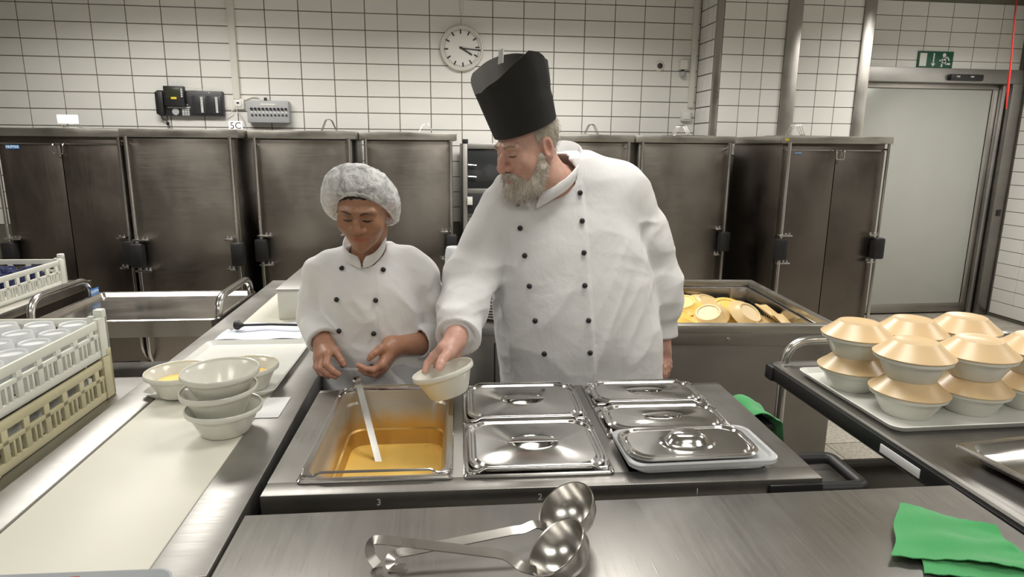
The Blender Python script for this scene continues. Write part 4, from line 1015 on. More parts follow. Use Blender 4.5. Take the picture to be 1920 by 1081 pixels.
def person_body(name, parent, g, C, M, neck, arms, core, colfn):
    def fh(P):
        d = head_sdf(stretch_low(to_local(P, C, M) / g['s'], g.get('zs', 1.0)), g) * g['s']
        return smin(d, chain(P, neck, .02), .022)
    rc = .17 * g['s']
    lo = [min(C[0] - .13, neck[-1][0][0] - .09), min(C[1] - .16, neck[-1][0][1] - .09), neck[-1][0][2] - .07]
    hi = [max(C[0] + .13, neck[-1][0][0] + .09), max(C[1] + .14, neck[-1][0][1] + .09), C[2] + .17]
    parts = [surface_nets(fh, lo, hi, .0027)]
    for hd in arms:
        pts = np.array([q[0] for ch in hd['fore'] + hd['palm'] + hd['fing'] for q in ch])
        def fa(P):
            d = None
            for ch in hd['palm']:
                e = chain(P, ch); d = e if d is None else smin(d, e, .016)
            for ch in hd['fore']: d = smin(d, chain(P, ch), .02)
            ff = None
            for ch in hd['fing']:
                e = chain(P, ch, .003); ff = e if ff is None else np.minimum(ff, e)
            return smin(d, ff, .007)
        parts.append(surface_nets(fa, pts.min(0) - .05, pts.max(0) + .05, .0021))
    def fc(P):
        d = None
        for ch in core:
            e = chain(P, ch); d = e if d is None else smin(d, e, .04)
        return d
    pts = np.array([q[0] for ch in core for q in ch]); parts.append(surface_nets(fc, pts.min(0) - .2, pts.max(0) + .2, .014))
    return obj(name, np_mesh(name, parts, g['mat'], colfn), None, parent)

# skin, cloth, hair materials
for nm in ('skin_fair', 'skin_brown'):
    m = nmat(nm, (.6, .4, .3), .42, 0.0, Subsurface_Weight=.12, Subsurface_Scale=.01); nt = m.node_tree
    m.node_tree.nodes['Principled BSDF'].inputs['Subsurface Radius'].default_value = (1.0, .35, .2)
    at = nt.nodes.new('ShaderNodeAttribute'); at.attribute_name = 'Col'
    mx = nt.nodes.new('ShaderNodeMix'); mx.data_type = 'RGBA'; mx.blend_type = 'MULTIPLY'; mx.inputs['Factor'].default_value = 1.0
    nt.links.new(at.outputs['Color'], mx.inputs['A']); f = noise(nt, coords(nt), 55, 4)
    nt.links.new(mixcol(nt, remap(nt, f, 0, 1), (.90, .86, .84), (1.05, 1.05, 1.05)), mx.inputs['B'])
    setin(m, 'Base Color', mx.outputs['Result']); setin(m, 'Normal', bump(nt, noise(nt, coords(nt), 260, 3), .12, .002))
m = nmat('jacket_white', (.77, .773, .78), .82, 0.0, Sheen_Weight=.1); nt = m.node_tree
f1 = noise(nt, coords(nt, (1, 1, .6), rot=(.3, .5, 0)), 9, 4, .55, .8); f2 = noise(nt, coords(nt, (1, 1, 1)), 24, 3, .5, .5)
mm = nt.nodes.new('ShaderNodeMath'); mm.operation = 'MULTIPLY_ADD'; mm.inputs[1].default_value = .3
nt.links.new(f2, mm.inputs[0]); nt.links.new(f1, mm.inputs[2])
setin(m, 'Normal', bump(nt, mm.outputs[0], .16, .03))
m = nmat('apron_grey', (.60, .61, .63), .8); nt = m.node_tree
setin(m, 'Normal', bump(nt, noise(nt, coords(nt, (1, 1, .5), rot=(0, .6, 0)), 10, 4, .5, .6), .25, .02))
plastic('trouser_black', (.02, .02, .022), .85)
plastic('hat_black', (.011, .0105, .010), .62, .15)
plastic('hat_inside_lit', (.085, .08, .075), .6, .15)  # same paper, painted paler for the light that comes through it
plastic('hair_black', (.008, .007, .006), .45)
m = nmat('hair_grey', (.5, .45, .38), .55); nt = m.node_tree
at = nt.nodes.new('ShaderNodeAttribute'); at.attribute_name = 'Col'; setin(m, 'Base Color', at.outputs['Color'])
m = nmat('hairnet', (.86, .87, .88), .6); nt = m.node_tree
f = noise(nt, coords(nt, (1, 1, 1)), 26, 5, .65, 1.2); tr = nt.nodes.new('ShaderNodeBsdfTransparent'); ms = nt.nodes.new('ShaderNodeMixShader')
nt.links.new(remap(nt, f, .36, .90, .38, .62), ms.inputs[0]); nt.links.new(tr.outputs[0], ms.inputs[1]); nt.links.new(nt.nodes['Principled BSDF'].outputs[0], ms.inputs[2])
nt.links.new(ms.outputs[0], nt.nodes['Material Output'].inputs['Surface'])
setin(m, 'Normal', bump(nt, noise(nt, coords(nt), 38, 5, .6, .8), .8, .008))

def garment(name, fn, lo, hi, h, mat, parent):
    return obj(name, np_mesh(name, [surface_nets(fn, lo, hi, h)], mat), None, parent)
from mathutils.bvhtree import BVHTree
def buttons(jacket, spots, r=.0085):
    bv = BVHTree.FromObject(jacket, bpy.context.evaluated_depsgraph_get())
    me = MB().lathe([(.001, r * 1.05), (r * .6, r * .9), (r * .95, r * .45), (r, r * .1), (r * .8, -r * .4), (.001, -r * .4)], 16).mesh('button'); me.materials.append(MATS['black_plastic'])
    for x, z in spots:
        p, n, i, d = bv.ray_cast(Vector((x, .8, z)), Vector((0, 1, 0)))
        if p is None: continue
        q = Vector((0, 0, 1)).rotation_difference(n)
        o = obj('button', me, None, jacket, p + n * .002); o.rotation_mode = 'QUATERNION'; o.rotation_quaternion = q
def strands(name, base, count, length, wid, colr, parent, seed, comb, curl=.5):
    me0 = base.data; n = len(me0.polygons); rs = np.random.RandomState(seed)
    ids = rs.randint(0, n, count * 4); V = []; Fc = []; Cc = []; got = 0
    for i in ids:
        if got >= count: break
        p = me0.polygons[i]; c = p.center; nr = p.normal
        w = comb(c, nr)
        if w is None: continue
        d = (nr * .55 + w + Vector(rs.normal(0, .28, 3))).normalized(); L_ = length * rs.uniform(.55, 1.25)
        side = d.cross(Vector(rs.normal(0, 1, 3))).normalized() * wid
        bend = Vector(rs.normal(0, curl * .4, 3)) * L_ + Vector((0, 0, -.15 * L_))
        a, b, e = c - nr * .003, c + d * L_ * .5, c + d * L_ + bend
        k = len(V); V += [a - side, a + side, b - side * .8, b + side * .8, e]; Fc += [(k, k + 1, k + 3, k + 2), (k + 2, k + 3, k + 4)]
        cc = colr(rs); Cc += [cc] * 5; got += 1
    me = bpy.data.meshes.new(name); me.from_pydata([tuple(v) for v in V], [], Fc); me.update()
    at = me.color_attributes.new('Col', 'FLOAT_COLOR', 'POINT'); at.data.foreach_set('color', np.array([(*c, 1) for c in Cc], F32).ravel())
    me.materials.append(MATS['hair_grey']); o = obj(name, me, None, parent); o['kind'] = 'stuff'
    return o

# ------------------------------------------------------------------ the chef in the tall black hat
chef = thing('person', 'bearded chef in white jacket and tall black hat, looking down at the bowl', 'person', (.50, 2.15, 0))
chef_inv = Vector((-.50, -2.15, 0))
def adopt(o, root):
    o.location = o.location - root.location; return o
CC = (.296, 2.0, 1.5955); CM = rotm(-58, 17, 0)
gC = dict(zs=1.16, w=1.0, jaw=1.12, nose=.009, nw=1.25, lip=.8, s=1.0, mat='skin_fair')
def colC(P):
    L = stretch_low(to_local(P, CC, CM), 1.16); c = np.tile(A(.66, .405, .32), (len(P), 1))
    hd = (np.linalg.norm(L, axis=1) < .16)
    red = np.exp(-((L - A(0, -.112, -.033)) ** 2).sum(1) / .0006) + .6 * np.exp(-((np.abs(L[:, :1]) - .045) ** 2).sum(1) / .0006 - (L[:, 1] + .07) ** 2 / .0012 - (L[:, 2] + .035) ** 2 / .0008)
    earr = np.exp(-((np.abs(L[:, 0]) - .078) ** 2) / .0003 - (L[:, 1] - .012) ** 2 / .0006 - (L[:, 2] + .01) ** 2 / .0012)
    k = np.clip(red + earr * .8, 0, 1)[:, None]; c = c * (1 - k * .55) + A(.56, .20, .155) * k * .55
    lip = np.exp(-(np.abs(L[:, 0]) / .024) ** 4 - ((L[:, 2] + .068) / .0085) ** 4) * (L[:, 1] < -.07)
    c = c * (1 - lip[:, None] * .8) + A(.42, .13, .11) * lip[:, None] * .8
    hand = (P[:, 2] < 1.1)[:, None]; c = np.where(hand, c * .6 + A(.62, .34, .28) * .4, c)
    return np.where(hd[:, None] | hand, c, A(.58, .33, .255))
neckC = [(to_world((0, .022, -.045), CC, CM), .062), (to_world((.006, .032, -.115), CC, CM), .067), ((.425, 2.10, 1.445), .088)]
rhand = dict(
    fore=[[((0.1170, 1.9900, 1.1550), .045), ((0.0700, 1.8100, 1.0600), .030)]],
    palm=[[((0.0700, 1.8100, 1.0600), .029), ((0.0570, 1.7850, 1.0450), .026), ((0.0460, 1.7650, 1.0330), .022)], [((0.0570, 1.7900, 1.0470), .022), ((0.0280, 1.7550, 1.0380), .016)], [((0.0620, 1.7900, 1.0440), .022), ((0.0410, 1.7700, 1.0240), .015)], [((0.0680, 1.7950, 1.0420), .022), ((0.0550, 1.7850, 1.0120), .015)], [((0.0710, 1.8000, 1.0370), .020), ((0.0680, 1.7950, 1.0020), .014)], [((0.0610, 1.7800, 1.0390), .020), ((0.0470, 1.7450, 1.0270), .016)]],
    fing=[[((0.0280, 1.7550, 1.0380), .0135), ((0.0010, 1.7650, 1.0110), .0118), ((-0.0160, 1.7650, 0.9890), .0105), ((-0.0220, 1.7550, 0.9720), .0095)],
          [((0.0410, 1.7700, 1.0240), .0135), ((0.0120, 1.7850, 0.9800), .0118), ((-0.0030, 1.7800, 0.9550), .0105), ((-0.0070, 1.7650, 0.9400), .0095)],
          [((0.0550, 1.7850, 1.0120), .0130), ((0.0310, 1.8000, 0.9610), .0115), ((0.0180, 1.7850, 0.9410), .0102), ((0.0160, 1.7700, 0.9290), .0092)],
          [((0.0680, 1.7950, 1.0020), .0120), ((0.0520, 1.8050, 0.9590), .0100), ((0.0420, 1.7900, 0.9420), .0090), ((0.0390, 1.7750, 0.9330), .0082)],
          [((0.0470, 1.7450, 1.0270), .0155), ((0.0270, 1.7150, 1.0180), .0135), ((0.0200, 1.7000, 1.0080), .0128), ((0.0170, 1.6920, 1.0010), .0108)]])
lhand = dict(
    fore=[[(.800, 2.185, 1.06), .040]],
    palm=[[((.818, 2.165, .935), .028), ((.822, 2.15, .885), .024)], [((.815, 2.16, .92), .024), ((.808, 2.145, .868), .018)], [((.825, 2.17, .92), .022), ((.838, 2.16, .868), .018)]],
    fing=[[((.803, 2.137, .866), .0125), ((.802, 2.118, .833), .011), ((.806, 2.115, .810), .010), ((.813, 2.122, .793), .009)],
          [((.816, 2.143, .862), .0125), ((.818, 2.126, .826), .011), ((.821, 2.124, .802), .010), ((.826, 2.131, .785), .009)],
          [((.829, 2.150, .864), .0120), ((.833, 2.137, .829), .0105), ((.835, 2.135, .807), .0095), ((.838, 2.141, .791), .0088)],
          [((.841, 2.158, .868), .0110), ((.846, 2.149, .838), .0095), ((.848, 2.147, .820), .0086), ((.849, 2.152, .806), .008)],
          [((.806, 2.145, .915), .0150), ((.796, 2.122, .885), .0130), ((.796, 2.110, .862), .0118), ((.800, 2.104, .846), .0100)]])
lhand['fore'] = [[((.800, 2.185, 1.06), .040), ((.812, 2.17, .95), .030)]]
coreC = [[((.41, 2.11, 1.42), .10), ((.46, 2.14, 1.20), .16), ((.50, 2.15, .95), .19), ((.52, 2.15, .80), .17)], [((.43, 2.15, .80), .12), ((.42, 2.16, .45), .08), ((.42, 2.17, .07), .05)], [((.62, 2.15, .80), .12), ((.63, 2.16, .45), .08), ((.64, 2.17, .07), .05)],
         [((.41, 2.11, 1.40), .08), ((.25, 2.11, 1.38), .06), ((0.1200, 2.0300, 1.1640), .038), ((0.0810, 1.8600, 1.0790), .030)], [((.45, 2.12, 1.40), .08), ((.66, 2.15, 1.38), .055), ((.775, 2.20, 1.17), .038), ((.80, 2.18, 1.03), .034)]]
bodyC = adopt(person_body('body', chef, gC, CC, CM, neckC, [rhand, lhand], coreC, colC), chef)

zt = np.array([.50, .78, .92, 1.015, 1.15, 1.28, 1.40, 1.50, 1.58]); cxT = np.array([.535, .528, .512, .492, .468, .455, .445, .43, .42])
axT = np.array([.285, .283, .280, .274, .264, .252, .225, .15, .07]); cyT = np.array([2.15, 2.15, 2.14, 2.135, 2.13, 2.13, 2.13, 2.12, 2.12]); byT = np.array([.215, .215, .218, .212, .195, .172, .138, .10, .07])
def smooth_tab(zt, *tabs):
    zz = np.linspace(zt[0], zt[-1], 160); k = np.exp(-.5 * (np.arange(-24, 25) * (zz[1] - zz[0]) / .045) ** 2); k /= k.sum(); out = [zz]
    for tb_ in tabs:
        v = np.interp(zz, zt, tb_); v = np.convolve(np.pad(v, 24, mode='reflect', reflect_type='odd'), k, 'valid'); out.append(v)
    return out
zt, cxT, axT, cyT, byT = smooth_tab(zt, cxT, axT, cyT, byT)
def torso(P, zt, cx, ax, cy, by, e=2.4):
    z = P[:, 2]; a = np.maximum(np.interp(z, zt, ax), .03); b = np.maximum(np.interp(z, zt, by), .03); X = np.abs(P[:, 0] - np.interp(z, zt, cx)) / a; Y = np.abs(P[:, 1] - np.interp(z, zt, cy)) / b
    return ((X ** e + Y ** e) ** (1 / e) - 1) * np.minimum(a, b)
def folds(P, amp, warp=.25, stretch=(1, 1, 1), s=9.0):
    Q = P * A(*stretch); Q = Q + warp * .12 * np.stack([vnoise(Q + 3.1, 6), vnoise(Q + 7.7, 6), vnoise(Q + 11.3, 6)], 1)
    return -amp * (ridged(Q, s) ** 2 - .35) - amp * .4 * (ridged(Q + 5.5, s * 1.9) ** 2 - .35)
RF1 = np.array(Matrix.Rotation(math.radians(28), 3, 'Y'), F32); RF2 = np.array(Matrix.Rotation(math.radians(-38), 3, 'Y'), F32)
def jacketC(P):
    d = torso(P, zt, cxT, axT, cyT, byT)
    d = np.maximum(d, P[:, 2] - 1.545); d = np.maximum(d, .56 - P[:, 2])
    d = smin(d, chain(P, [((.36, 2.13, 1.455), .095), ((.50, 2.14, 1.468), .095), ((.62, 2.15, 1.440), .096), ((.68, 2.155, 1.385), .086)], .05), .06)
    d = smin(d, chain(P, [((.42, 2.13, 1.455), .09), ((.30, 2.11, 1.435), .082), ((.245, 2.10, 1.385), .090)], .03), .05)
    edge = np.interp(P[:, 2], [.6, .92, 1.18, 1.4, 1.5], [.525, .512, .488, .478, .468])
    d = d - .0045 * sstep(edge - P[:, 0], -.003, .003) * (P[:, 1] < 2.10)
    la = chain(P, [((.660, 2.155, 1.39), .092), ((.725, 2.18, 1.28), .088), ((.773, 2.20, 1.17), .080), ((.793, 2.19, 1.09), .072), ((.806, 2.178, 1.02), .066)], .07)
    lc = np.maximum(cone(P, (.802, 2.182, 1.045), (.813, 2.165, .925), .066, .062), -(P - A(.813, 2.165, .925)) @ A(-.09, .14, .986))
    ra = chain(P, [((.245, 2.11, 1.385), .090), ((.185, 2.08, 1.27), .082), ((0.1260, 2.0200, 1.1800), .076), ((0.1000, 1.9300, 1.1100), .070), ((0.0810, 1.8600, 1.0790), .064)], .03)
    ax = A(*(0.0670, 1.8050, 1.0520)) - A(*(0.0930, 1.9100, 1.0940)); ax /= np.linalg.norm(ax)
    rcuff = cone(P, (0.0910, 1.9050, 1.0920), (0.0700, 1.8000, 1.0400), .060, .070); rcuff = np.maximum(rcuff, (P - A(*(0.0710, 1.8150, 1.0490))) @ ax)
    rcuff = np.maximum(rcuff, -cone(P, (0.0800, 1.8500, 1.0740), (0.0620, 1.7700, 1.0340), .046, .056))
    arm = np.minimum(la, ra)
    d = smin(d, arm, .011)
    low = sstep(1.45 - P[:, 2], 0, .3)
    d = d + folds(P, .0150, 1.0, (.7, .7, 1.35), 6.5) * (.25 + .75 * np.clip(1 - np.abs(arm) / .05, 0, 1)) + folds(P @ RF1, .0105, 1.0, (1.6, 1.0, .45), 5.2) * low
    d = smin(d, np.minimum(lc, rcuff), .005)
    d = smax(d, -np.minimum(chain(P, [(neckC[1][0], .070), ((.418, 2.085, 1.485), .080)]), chain(P, [((.398, 2.05, 1.484), .054), ((.352, 1.975, 1.462), .026)])), .012)
    return d
jk = garment('jacket', jacketC, (-.05, 1.70, .54), (.92, 2.42, 1.60), .0055, 'jacket_white', chef); adopt(jk, chef)
def collar(pts, w, th, name, parent, tilt=(0, 0, 1)):
    P = [Vector(p) for p in pts]; Q = []
    for i in range(len(P) - 1):
        p0, p1, p2, p3 = P[max(i - 1, 0)], P[i], P[i + 1], P[min(i + 2, len(P) - 1)]
        for k in range(6):
            t = k / 6; Q.append(.5 * ((2 * p1) + (p2 - p0) * t + (2 * p0 - 5 * p1 + 4 * p2 - p3) * t * t + (3 * p1 - p0 - 3 * p2 + p3) * t ** 3))
    Q.append(P[-1]); cen = sum(Q, Vector()) / len(Q); rings = []
    for i, p in enumerate(Q):
        t = (Q[min(i + 1, len(Q) - 1)] - Q[max(i - 1, 0)]).normalized(); out = (p - cen); out.z = 0; out.normalize()
        up = (Vector(tilt) + out * .12).normalized(); o_ = t.cross(up).normalized()
        if o_.dot(out) < 0: o_ = -o_
        e = min(1, min(i, len(Q) - 1 - i) / 4 + .35); ww = w * e
        rings.append([p - up * w + o_ * th, p - up * w * .2 + o_ * (th * 1.3), p + up * (2 * ww - w) + o_ * th, p + up * (2 * ww - w + .002), p + up * (2 * ww - w) - o_ * th, p - up * w - o_ * th])
    return obj(name, MB().loft(rings, True, True).mesh(name, True, 60), 'jacket_white', parent)
col_pts = [(0.3230, 1.9750, 1.4360), (0.3710, 1.9680, 1.4640), (0.4230, 1.9850, 1.4960), (0.4720, 2.0450, 1.5440), (0.4790, 2.1100, 1.5800), (0.4310, 2.1700, 1.5930), (0.3420, 2.1700, 1.5630), (0.2670, 2.1100, 1.5100), (0.2550, 2.0400, 1.4660), (0.2770, 1.9900, 1.4470), (0.3030, 1.9750, 1.4410)]
cl = collar([(a_, b_, c_ - (.012 if b_ < 2.06 else .004)) for a_, b_, c_ in col_pts], .019, .0032, 'collar', jk)
buttons(jk, [(p[0] - .50, p[1]) for p in [(0.2690, 1.4160), (0.2760, 1.3420), (0.2900, 1.2580), (0.3030, 1.1650), (0.3210, 1.0570), (0.3500, 0.9510), (0.4630, 1.4500), (0.4670, 1.3650), (0.4690, 1.2700), (0.4710, 1.1700), (0.4840, 1.0610), (0.4920, 0.9570)]]) if False else None
def buttons_world(jacket, root, spots, r=.0085):
    V = [v.co + jacket.location + root.location for v in jacket.data.vertices]
    bv = BVHTree.FromPolygons(V, [tuple(p.vertices) for p in jacket.data.polygons])
    me = MB().lathe([(.001, r * 1.05), (r * .6, r * .9), (r * .95, r * .45), (r, r * .1), (r * .8, -r * .4), (.001, -r * .4)], 16).mesh('button'); me.materials.append(MATS['black_plastic'])
    for x, z in spots:
        p, n, i, d = bv.ray_cast(Vector((x, 1.0, z)), Vector((0, 1, 0)))
        if p is None: continue
        if n.y > 0: n = -n
        o = obj('button', me, None, jacket, p + n * .002 - root.location - jacket.location); o.rotation_mode = 'QUATERNION'
        o.rotation_quaternion = Vector((0, 0, 1)).rotation_difference(n)
adopt(cl, chef); cl.location -= jk.location
buttons_world(jk, chef, [(0.2690, 1.4160), (0.2760, 1.3420), (0.2900, 1.2580), (0.3030, 1.1650), (0.3210, 1.0570), (0.3500, 0.9510), (0.4630, 1.4500), (0.4670, 1.3650), (0.4690, 1.2700), (0.4710, 1.1700), (0.4840, 1.0610), (0.4920, 0.9570)])
# trousers and shoes (behind the counter)
def trousers(cx, cy, hw, root, top=.80):
    def f(P):
        d = chain(P, [((cx - hw * .5, cy, top), hw * .72), ((cx - hw * .55, cy + .01, .45), hw * .42), ((cx - hw * .6, cy + .02, .10), hw * .32)])
        d = np.minimum(d, chain(P, [((cx + hw * .5, cy, top), hw * .72), ((cx + hw * .55, cy + .01, .45), hw * .42), ((cx + hw * .6, cy + .02, .10), hw * .32)]))
        return np.maximum(d, .06 - P[:, 2])
    adopt(garment('trousers', f, (cx - hw * 1.4, cy - hw * .9, .03), (cx + hw * 1.4, cy + hw * .9, top + hw * .8), .012, 'trouser_black', root), root)
    for s in (-1, 1):
        x = cx + s * hw * .6
        adopt(obj('shoe', MB().loft([rr(.085, .25, .04, .0, x, cy - .04), rr(.09, .26, .04, .02, x, cy - .04), rr(.085, .25, .04, .05, x, cy - .035), rr(.07, .16, .035, .085, x, cy)], True, True), 'black_plastic', root), root)
trousers(.525, 2.16, .20, chef)
# tall paper hat
HA = [-180, -150, -132, -118, -90, -60, -32, -5, 15, 35, 58, 100, 150, 180]; HT = [.214, .200, .176, .146, .155, .178, .207, .233, .214, .188, .172, .198, .220, .214]
def hat(root):
    rings_o, rings_i = [], []; n = 72; axis_t = math.radians(6)
    def pt(a, s, rad):
        # a: angle in head frame (0 = subject's left, -90 = front); s: 0 bottom .. 1 top
        rx, ry = (.089 + .022 * s ** 1.2) * rad, (.104 + .014 * s) * rad
        front = -math.sin(a); left = math.cos(a)
        top = float(np.interp((math.degrees(a) + 180) % 360 - 180, HA, HT)) * .93 + .001 * math.sin(9 * a)
        z = .052 - .010 * front + s * top
        k = 1 + .018 * math.sin(5 * a + 1.3) * s + .010 * math.sin(11 * a + 3 * s) * s - .05 * math.exp(-((s - .50) / .10) ** 2) * max(0, math.cos(a - .6)) * .5
        lp = (math.cos(a) * rx * k, .006 + math.sin(a) * ry * k - .015 * s, z)
        return to_world(lp, CC, CM)
    m_ = 22; outer = [[pt(2 * math.pi * j / n, i / m_, 1.0) for j in range(n)] for i in range(m_ + 1)]
    inner = [[pt(2 * math.pi * j / n, i / m_, .985) for j in range(n)] for i in range(m_ + 1)]
    h_ = obj('hat', MB().loft(outer).loft([outer[0], inner[0]]).mesh('hat', True, 50), 'hat_black', root)
    il = obj('hat_inner_face', MB().loft(inner).loft([inner[-1], outer[-1]]).mesh('hat_inner_face', True, 50), 'hat_inside_lit', h_)
    crown = [[pt(2 * math.pi * j / n, .62, .98 * q) for j in range(n)] for q in (1, .7, .35, .02)]
    obj('crown_panel', MB().loft(crown), 'hat_inside_lit', h_)
    tab = [to_world(p, CC, CM) for p in ((.0, -.045, .245), (.018, -.040, .248), (.022, -.03, .285), (.006, -.035, .282))]
    obj('paper_tab', MB().add([*tab, *[(a_ + .002, b_ + .003, c_) for a_, b_, c_ in tab]], [(0, 1, 2, 3), (7, 6, 5, 4), (0, 4, 5, 1), (1, 5, 6, 2), (2, 6, 7, 3), (3, 7, 4, 0)]), 'paper_white', h_)
    adopt(h_, root)
hat(chef)
# beard, moustache, hair, brows
def beardf(P):
    L = stretch_low(to_local(P, CC, CM), 1.16)
    d = ellipsoid(L, (0, -.076, -.096), (.038, .034, .030))
    for s in (-1, 1):
        d = smin(d, chain(L, [((s * .067, -.014, -.026), .009), ((s * .063, -.022, -.055), .016), ((s * .050, -.045, -.090), .023), ((s * .020, -.075, -.104), .022)], .01), .02)
        d = smin(d, chain(L, [((s * .004, -.104, -.053), .0075), ((s * .022, -.096, -.059), .0085), ((s * .036, -.082, -.075), .010)], .006), .008)
    d = smax(d, -ellipsoid(L, (0, -.108, -.070), (.021, .02, .0085)), .006)
    d = d + .006 * (vnoise(P, 75) - .5) + .010 * (vnoise(P, 38) - .5)
    return d
def colB(P):
    L = stretch_low(to_local(P, CC, CM), 1.16); k = vnoise(P, 60)[:, None]; low = sstep(-L[:, 2], .06, .14)[:, None]
    return A(.40, .33, .26) * (1 - k) + A(.66, .61, .54) * k + low * .10
bp = surface_nets(beardf, A(*CC) - A(.20, .20, .28), A(*CC) + A(.13, .12, .04), .0030)
bd = adopt(obj('beard', np_mesh('beard', [bp], 'hair_grey', colB), None, chef), chef)
CMm = Matrix([[float(v) for v in r] for r in CM])
def combB(c, nr):
    L = CMm.transposed() @ (c - Vector(CC)) if False else None
    return CMm @ Vector((0, -.15, -1.0)) * .9
def greys(rs):
    v = rs.uniform(.34, .90); return (v, v * .93, v * .83)
strands('beard_strands', bd, 7000, .0155, .00045, greys, bd, 5, combB)
def hairf(P):
    L = stretch_low(to_local(P, CC, CM), 1.16)
    d = ellipsoid(L, (0, .014, .034), (.0815, .1005, .0955))
    d = np.maximum(d, -(L[:, 1] + .018 + .25 * (L[:, 2])))
    d = np.maximum(d, L[:, 2] - .075); d = np.maximum(d, -(L[:, 2] + .062 - .0 * L[:, 1]))
    d = np.maximum(d, -ellipsoid(L, (.078, .008, -.012), (.03, .026, .036))); d = np.maximum(d, -ellipsoid(L, (-.078, .008, -.012), (.03, .026, .036)))
    return d + .004 * (vnoise(P, 90) - .5)
def colH(P):
    k = vnoise(P, 70)[:, None]; return A(.30, .26, .21) * (1 - k) + A(.47, .43, .37) * k
hr = adopt(obj('hair', np_mesh('hair', [surface_nets(hairf, A(*CC) - .14, A(*CC) + .15, .0032)], 'hair_grey', colH), None, chef), chef)
strands('hair_strands', hr, 2600, .016, .00045, greys, hr, 9, lambda c, nr: CMm @ Vector((0, .35, -.9)) * 1.6, .2)
for s in (-1, 1):
    pts = [to_world(p, CC, CM) for p in ((s * .014, -.1005, .017), (s * .030, -.0975, .0225), (s * .048, -.0835, .018))]
    b_ = adopt(obj('eyebrow', MB().tube(fillet(pts, .01), .0042, 8, True, (.0048, .0028)).mesh('eyebrow'), None, chef), chef)
    b_.data.materials.append(MATS['brow_grey'] if 'brow_grey' in MATS else plastic('brow_grey', (.33, .25, .18), .7))
    pts = [to_world(p, CC, CM) for p in ((s * .018, -.0925, -.0088), (s * .031, -.0915, -.0115), (s * .044, -.0845, -.0085))]
    adopt(obj('eyelash', MB().tube(fillet(pts, .01), .0013, 6).mesh('eyelash'), 'hair_black', chef), chef)

# bowl in the chef's hand
t = thing('soup_bowl', 'white bowl held tilted in the chef\'s right hand over the soup pan', 'bowl')
me = MB().lathe(bowl_prof(.086, .074), 48).mesh('held_bowl'); me.materials.append(MATS['bowl_white'])
t.rotation_euler = (-.10, -.27, 0); hb_ = Vector((0.0250, 1.7000, 0.9940)); t.location = hb_ - t.rotation_euler.to_matrix() @ Vector((0, 0, .072))
obj('bowl', me, None, t)

# ------------------------------------------------------------------ the cook in the white hairnet
cook = thing('person', 'cook in white jacket and white hairnet holding both hands over the soup pan', 'person', (-.19, 2.06, 0))
WC = (-.190, 1.93, 1.420); WM = rotm(-9, 20, 2); WS = .94
def wl_(p): return to_world(tuple(c * WS for c in p), WC, WM)
gW = dict(w=1.03, jaw=.88, nose=.001, nw=1.25, lip=1.6, cz=.013, s=.94, mat='skin_brown')
def colW(P):
    L = to_local(P, WC, WM) / WS; c = np.tile(A(.37, .195, .118), (len(P), 1))
    hd = (np.linalg.norm(L, axis=1) < .17)
    lip = np.exp(-(np.abs(L[:, 0]) / .027) ** 4 - ((L[:, 2] + .0685) / (.0105 * np.clip(1.15 - np.abs(L[:, 0]) / .035, .2, 1))) ** 4) * (L[:, 1] < -.070)
    red = np.exp(-((L - A(0, -.106, -.033)) ** 2).sum(1) / .0005) * .3 + .35 * np.exp(-((np.abs(L[:, 0]) - .042) ** 2) / .0005 - (L[:, 1] + .07) ** 2 / .0012 - (L[:, 2] + .035) ** 2 / .0006)
    c = c * (1 - red[:, None]) + A(.40, .18, .115) * red[:, None]
    c = c * (1 - lip[:, None] * .85) + A(.40, .125, .095) * lip[:, None] * .85
    hand = (P[:, 2] < 1.06)
    pal = sstep(P[:, 0], -.24, -.15) * 0
    fing = hand & (np.abs(P[:, 0] + .19) < .14)
    c = np.where(hand[:, None], A(.40, .21, .135), c)
    k = (sstep(1.0 - P[:, 2], .0, .05) * hand)[:, None]; c = c * (1 - k * .6) + A(.50, .265, .20) * k * .6
    return c
neckW = [(wl_((0, .018, -.050)), .047), (wl_((0, .045, -.110)), .047), ((-.195, 2.025, 1.235), .055)]
wr = dict(
    fore=[[((-0.3680, 2.0300, 1.0530), .034), ((-0.3240, 1.9350, 1.0060), .0235)]],
    palm=[[((-0.3240, 1.9350, 1.0060), .0225), ((-0.3040, 1.8650, 0.9960), .0135)], [((-0.3240, 1.9350, 1.0040), .0220), ((-0.3160, 1.8680, 0.9890), .0135)], [((-0.3270, 1.9350, 1.0030), .0215), ((-0.3270, 1.8760, 0.9820), .013)], [((-0.3300, 1.9350, 1.0010), .020), ((-0.3380, 1.8880, 0.9750), .012)], [((-0.3160, 1.9250, 1.0010), .017), ((-0.2860, 1.8880, 0.9960), .0135)]],
    fing=[[((-0.3030, 1.8620, 0.9950), .0112), ((-0.3040, 1.8360, 0.9720), .0100), ((-0.2860, 1.8300, 0.9550), .0088), ((-0.2710, 1.8340, 0.9420), .0076)],
          [((-0.3160, 1.8670, 0.9890), .0112), ((-0.3210, 1.8420, 0.9600), .0100), ((-0.3010, 1.8360, 0.9440), .0088), ((-0.2810, 1.8400, 0.9320), .0076)],
          [((-0.3280, 1.8760, 0.9820), .0106), ((-0.3330, 1.8570, 0.9560), .0095), ((-0.3190, 1.8520, 0.9390), .0083), ((-0.3040, 1.8560, 0.9270), .0072)],
          [((-0.3380, 1.8890, 0.9730), .0098), ((-0.3420, 1.8770, 0.9520), .0084), ((-0.3330, 1.8720, 0.9370), .0075), ((-0.3210, 1.8720, 0.9290), .0066)],
          [((-0.2860, 1.8880, 0.9960), .0122), ((-0.2730, 1.8720, 0.9800), .0105), ((-0.2650, 1.8660, 0.9700), .0098), ((-0.2590, 1.8620, 0.9610), .0080)]])
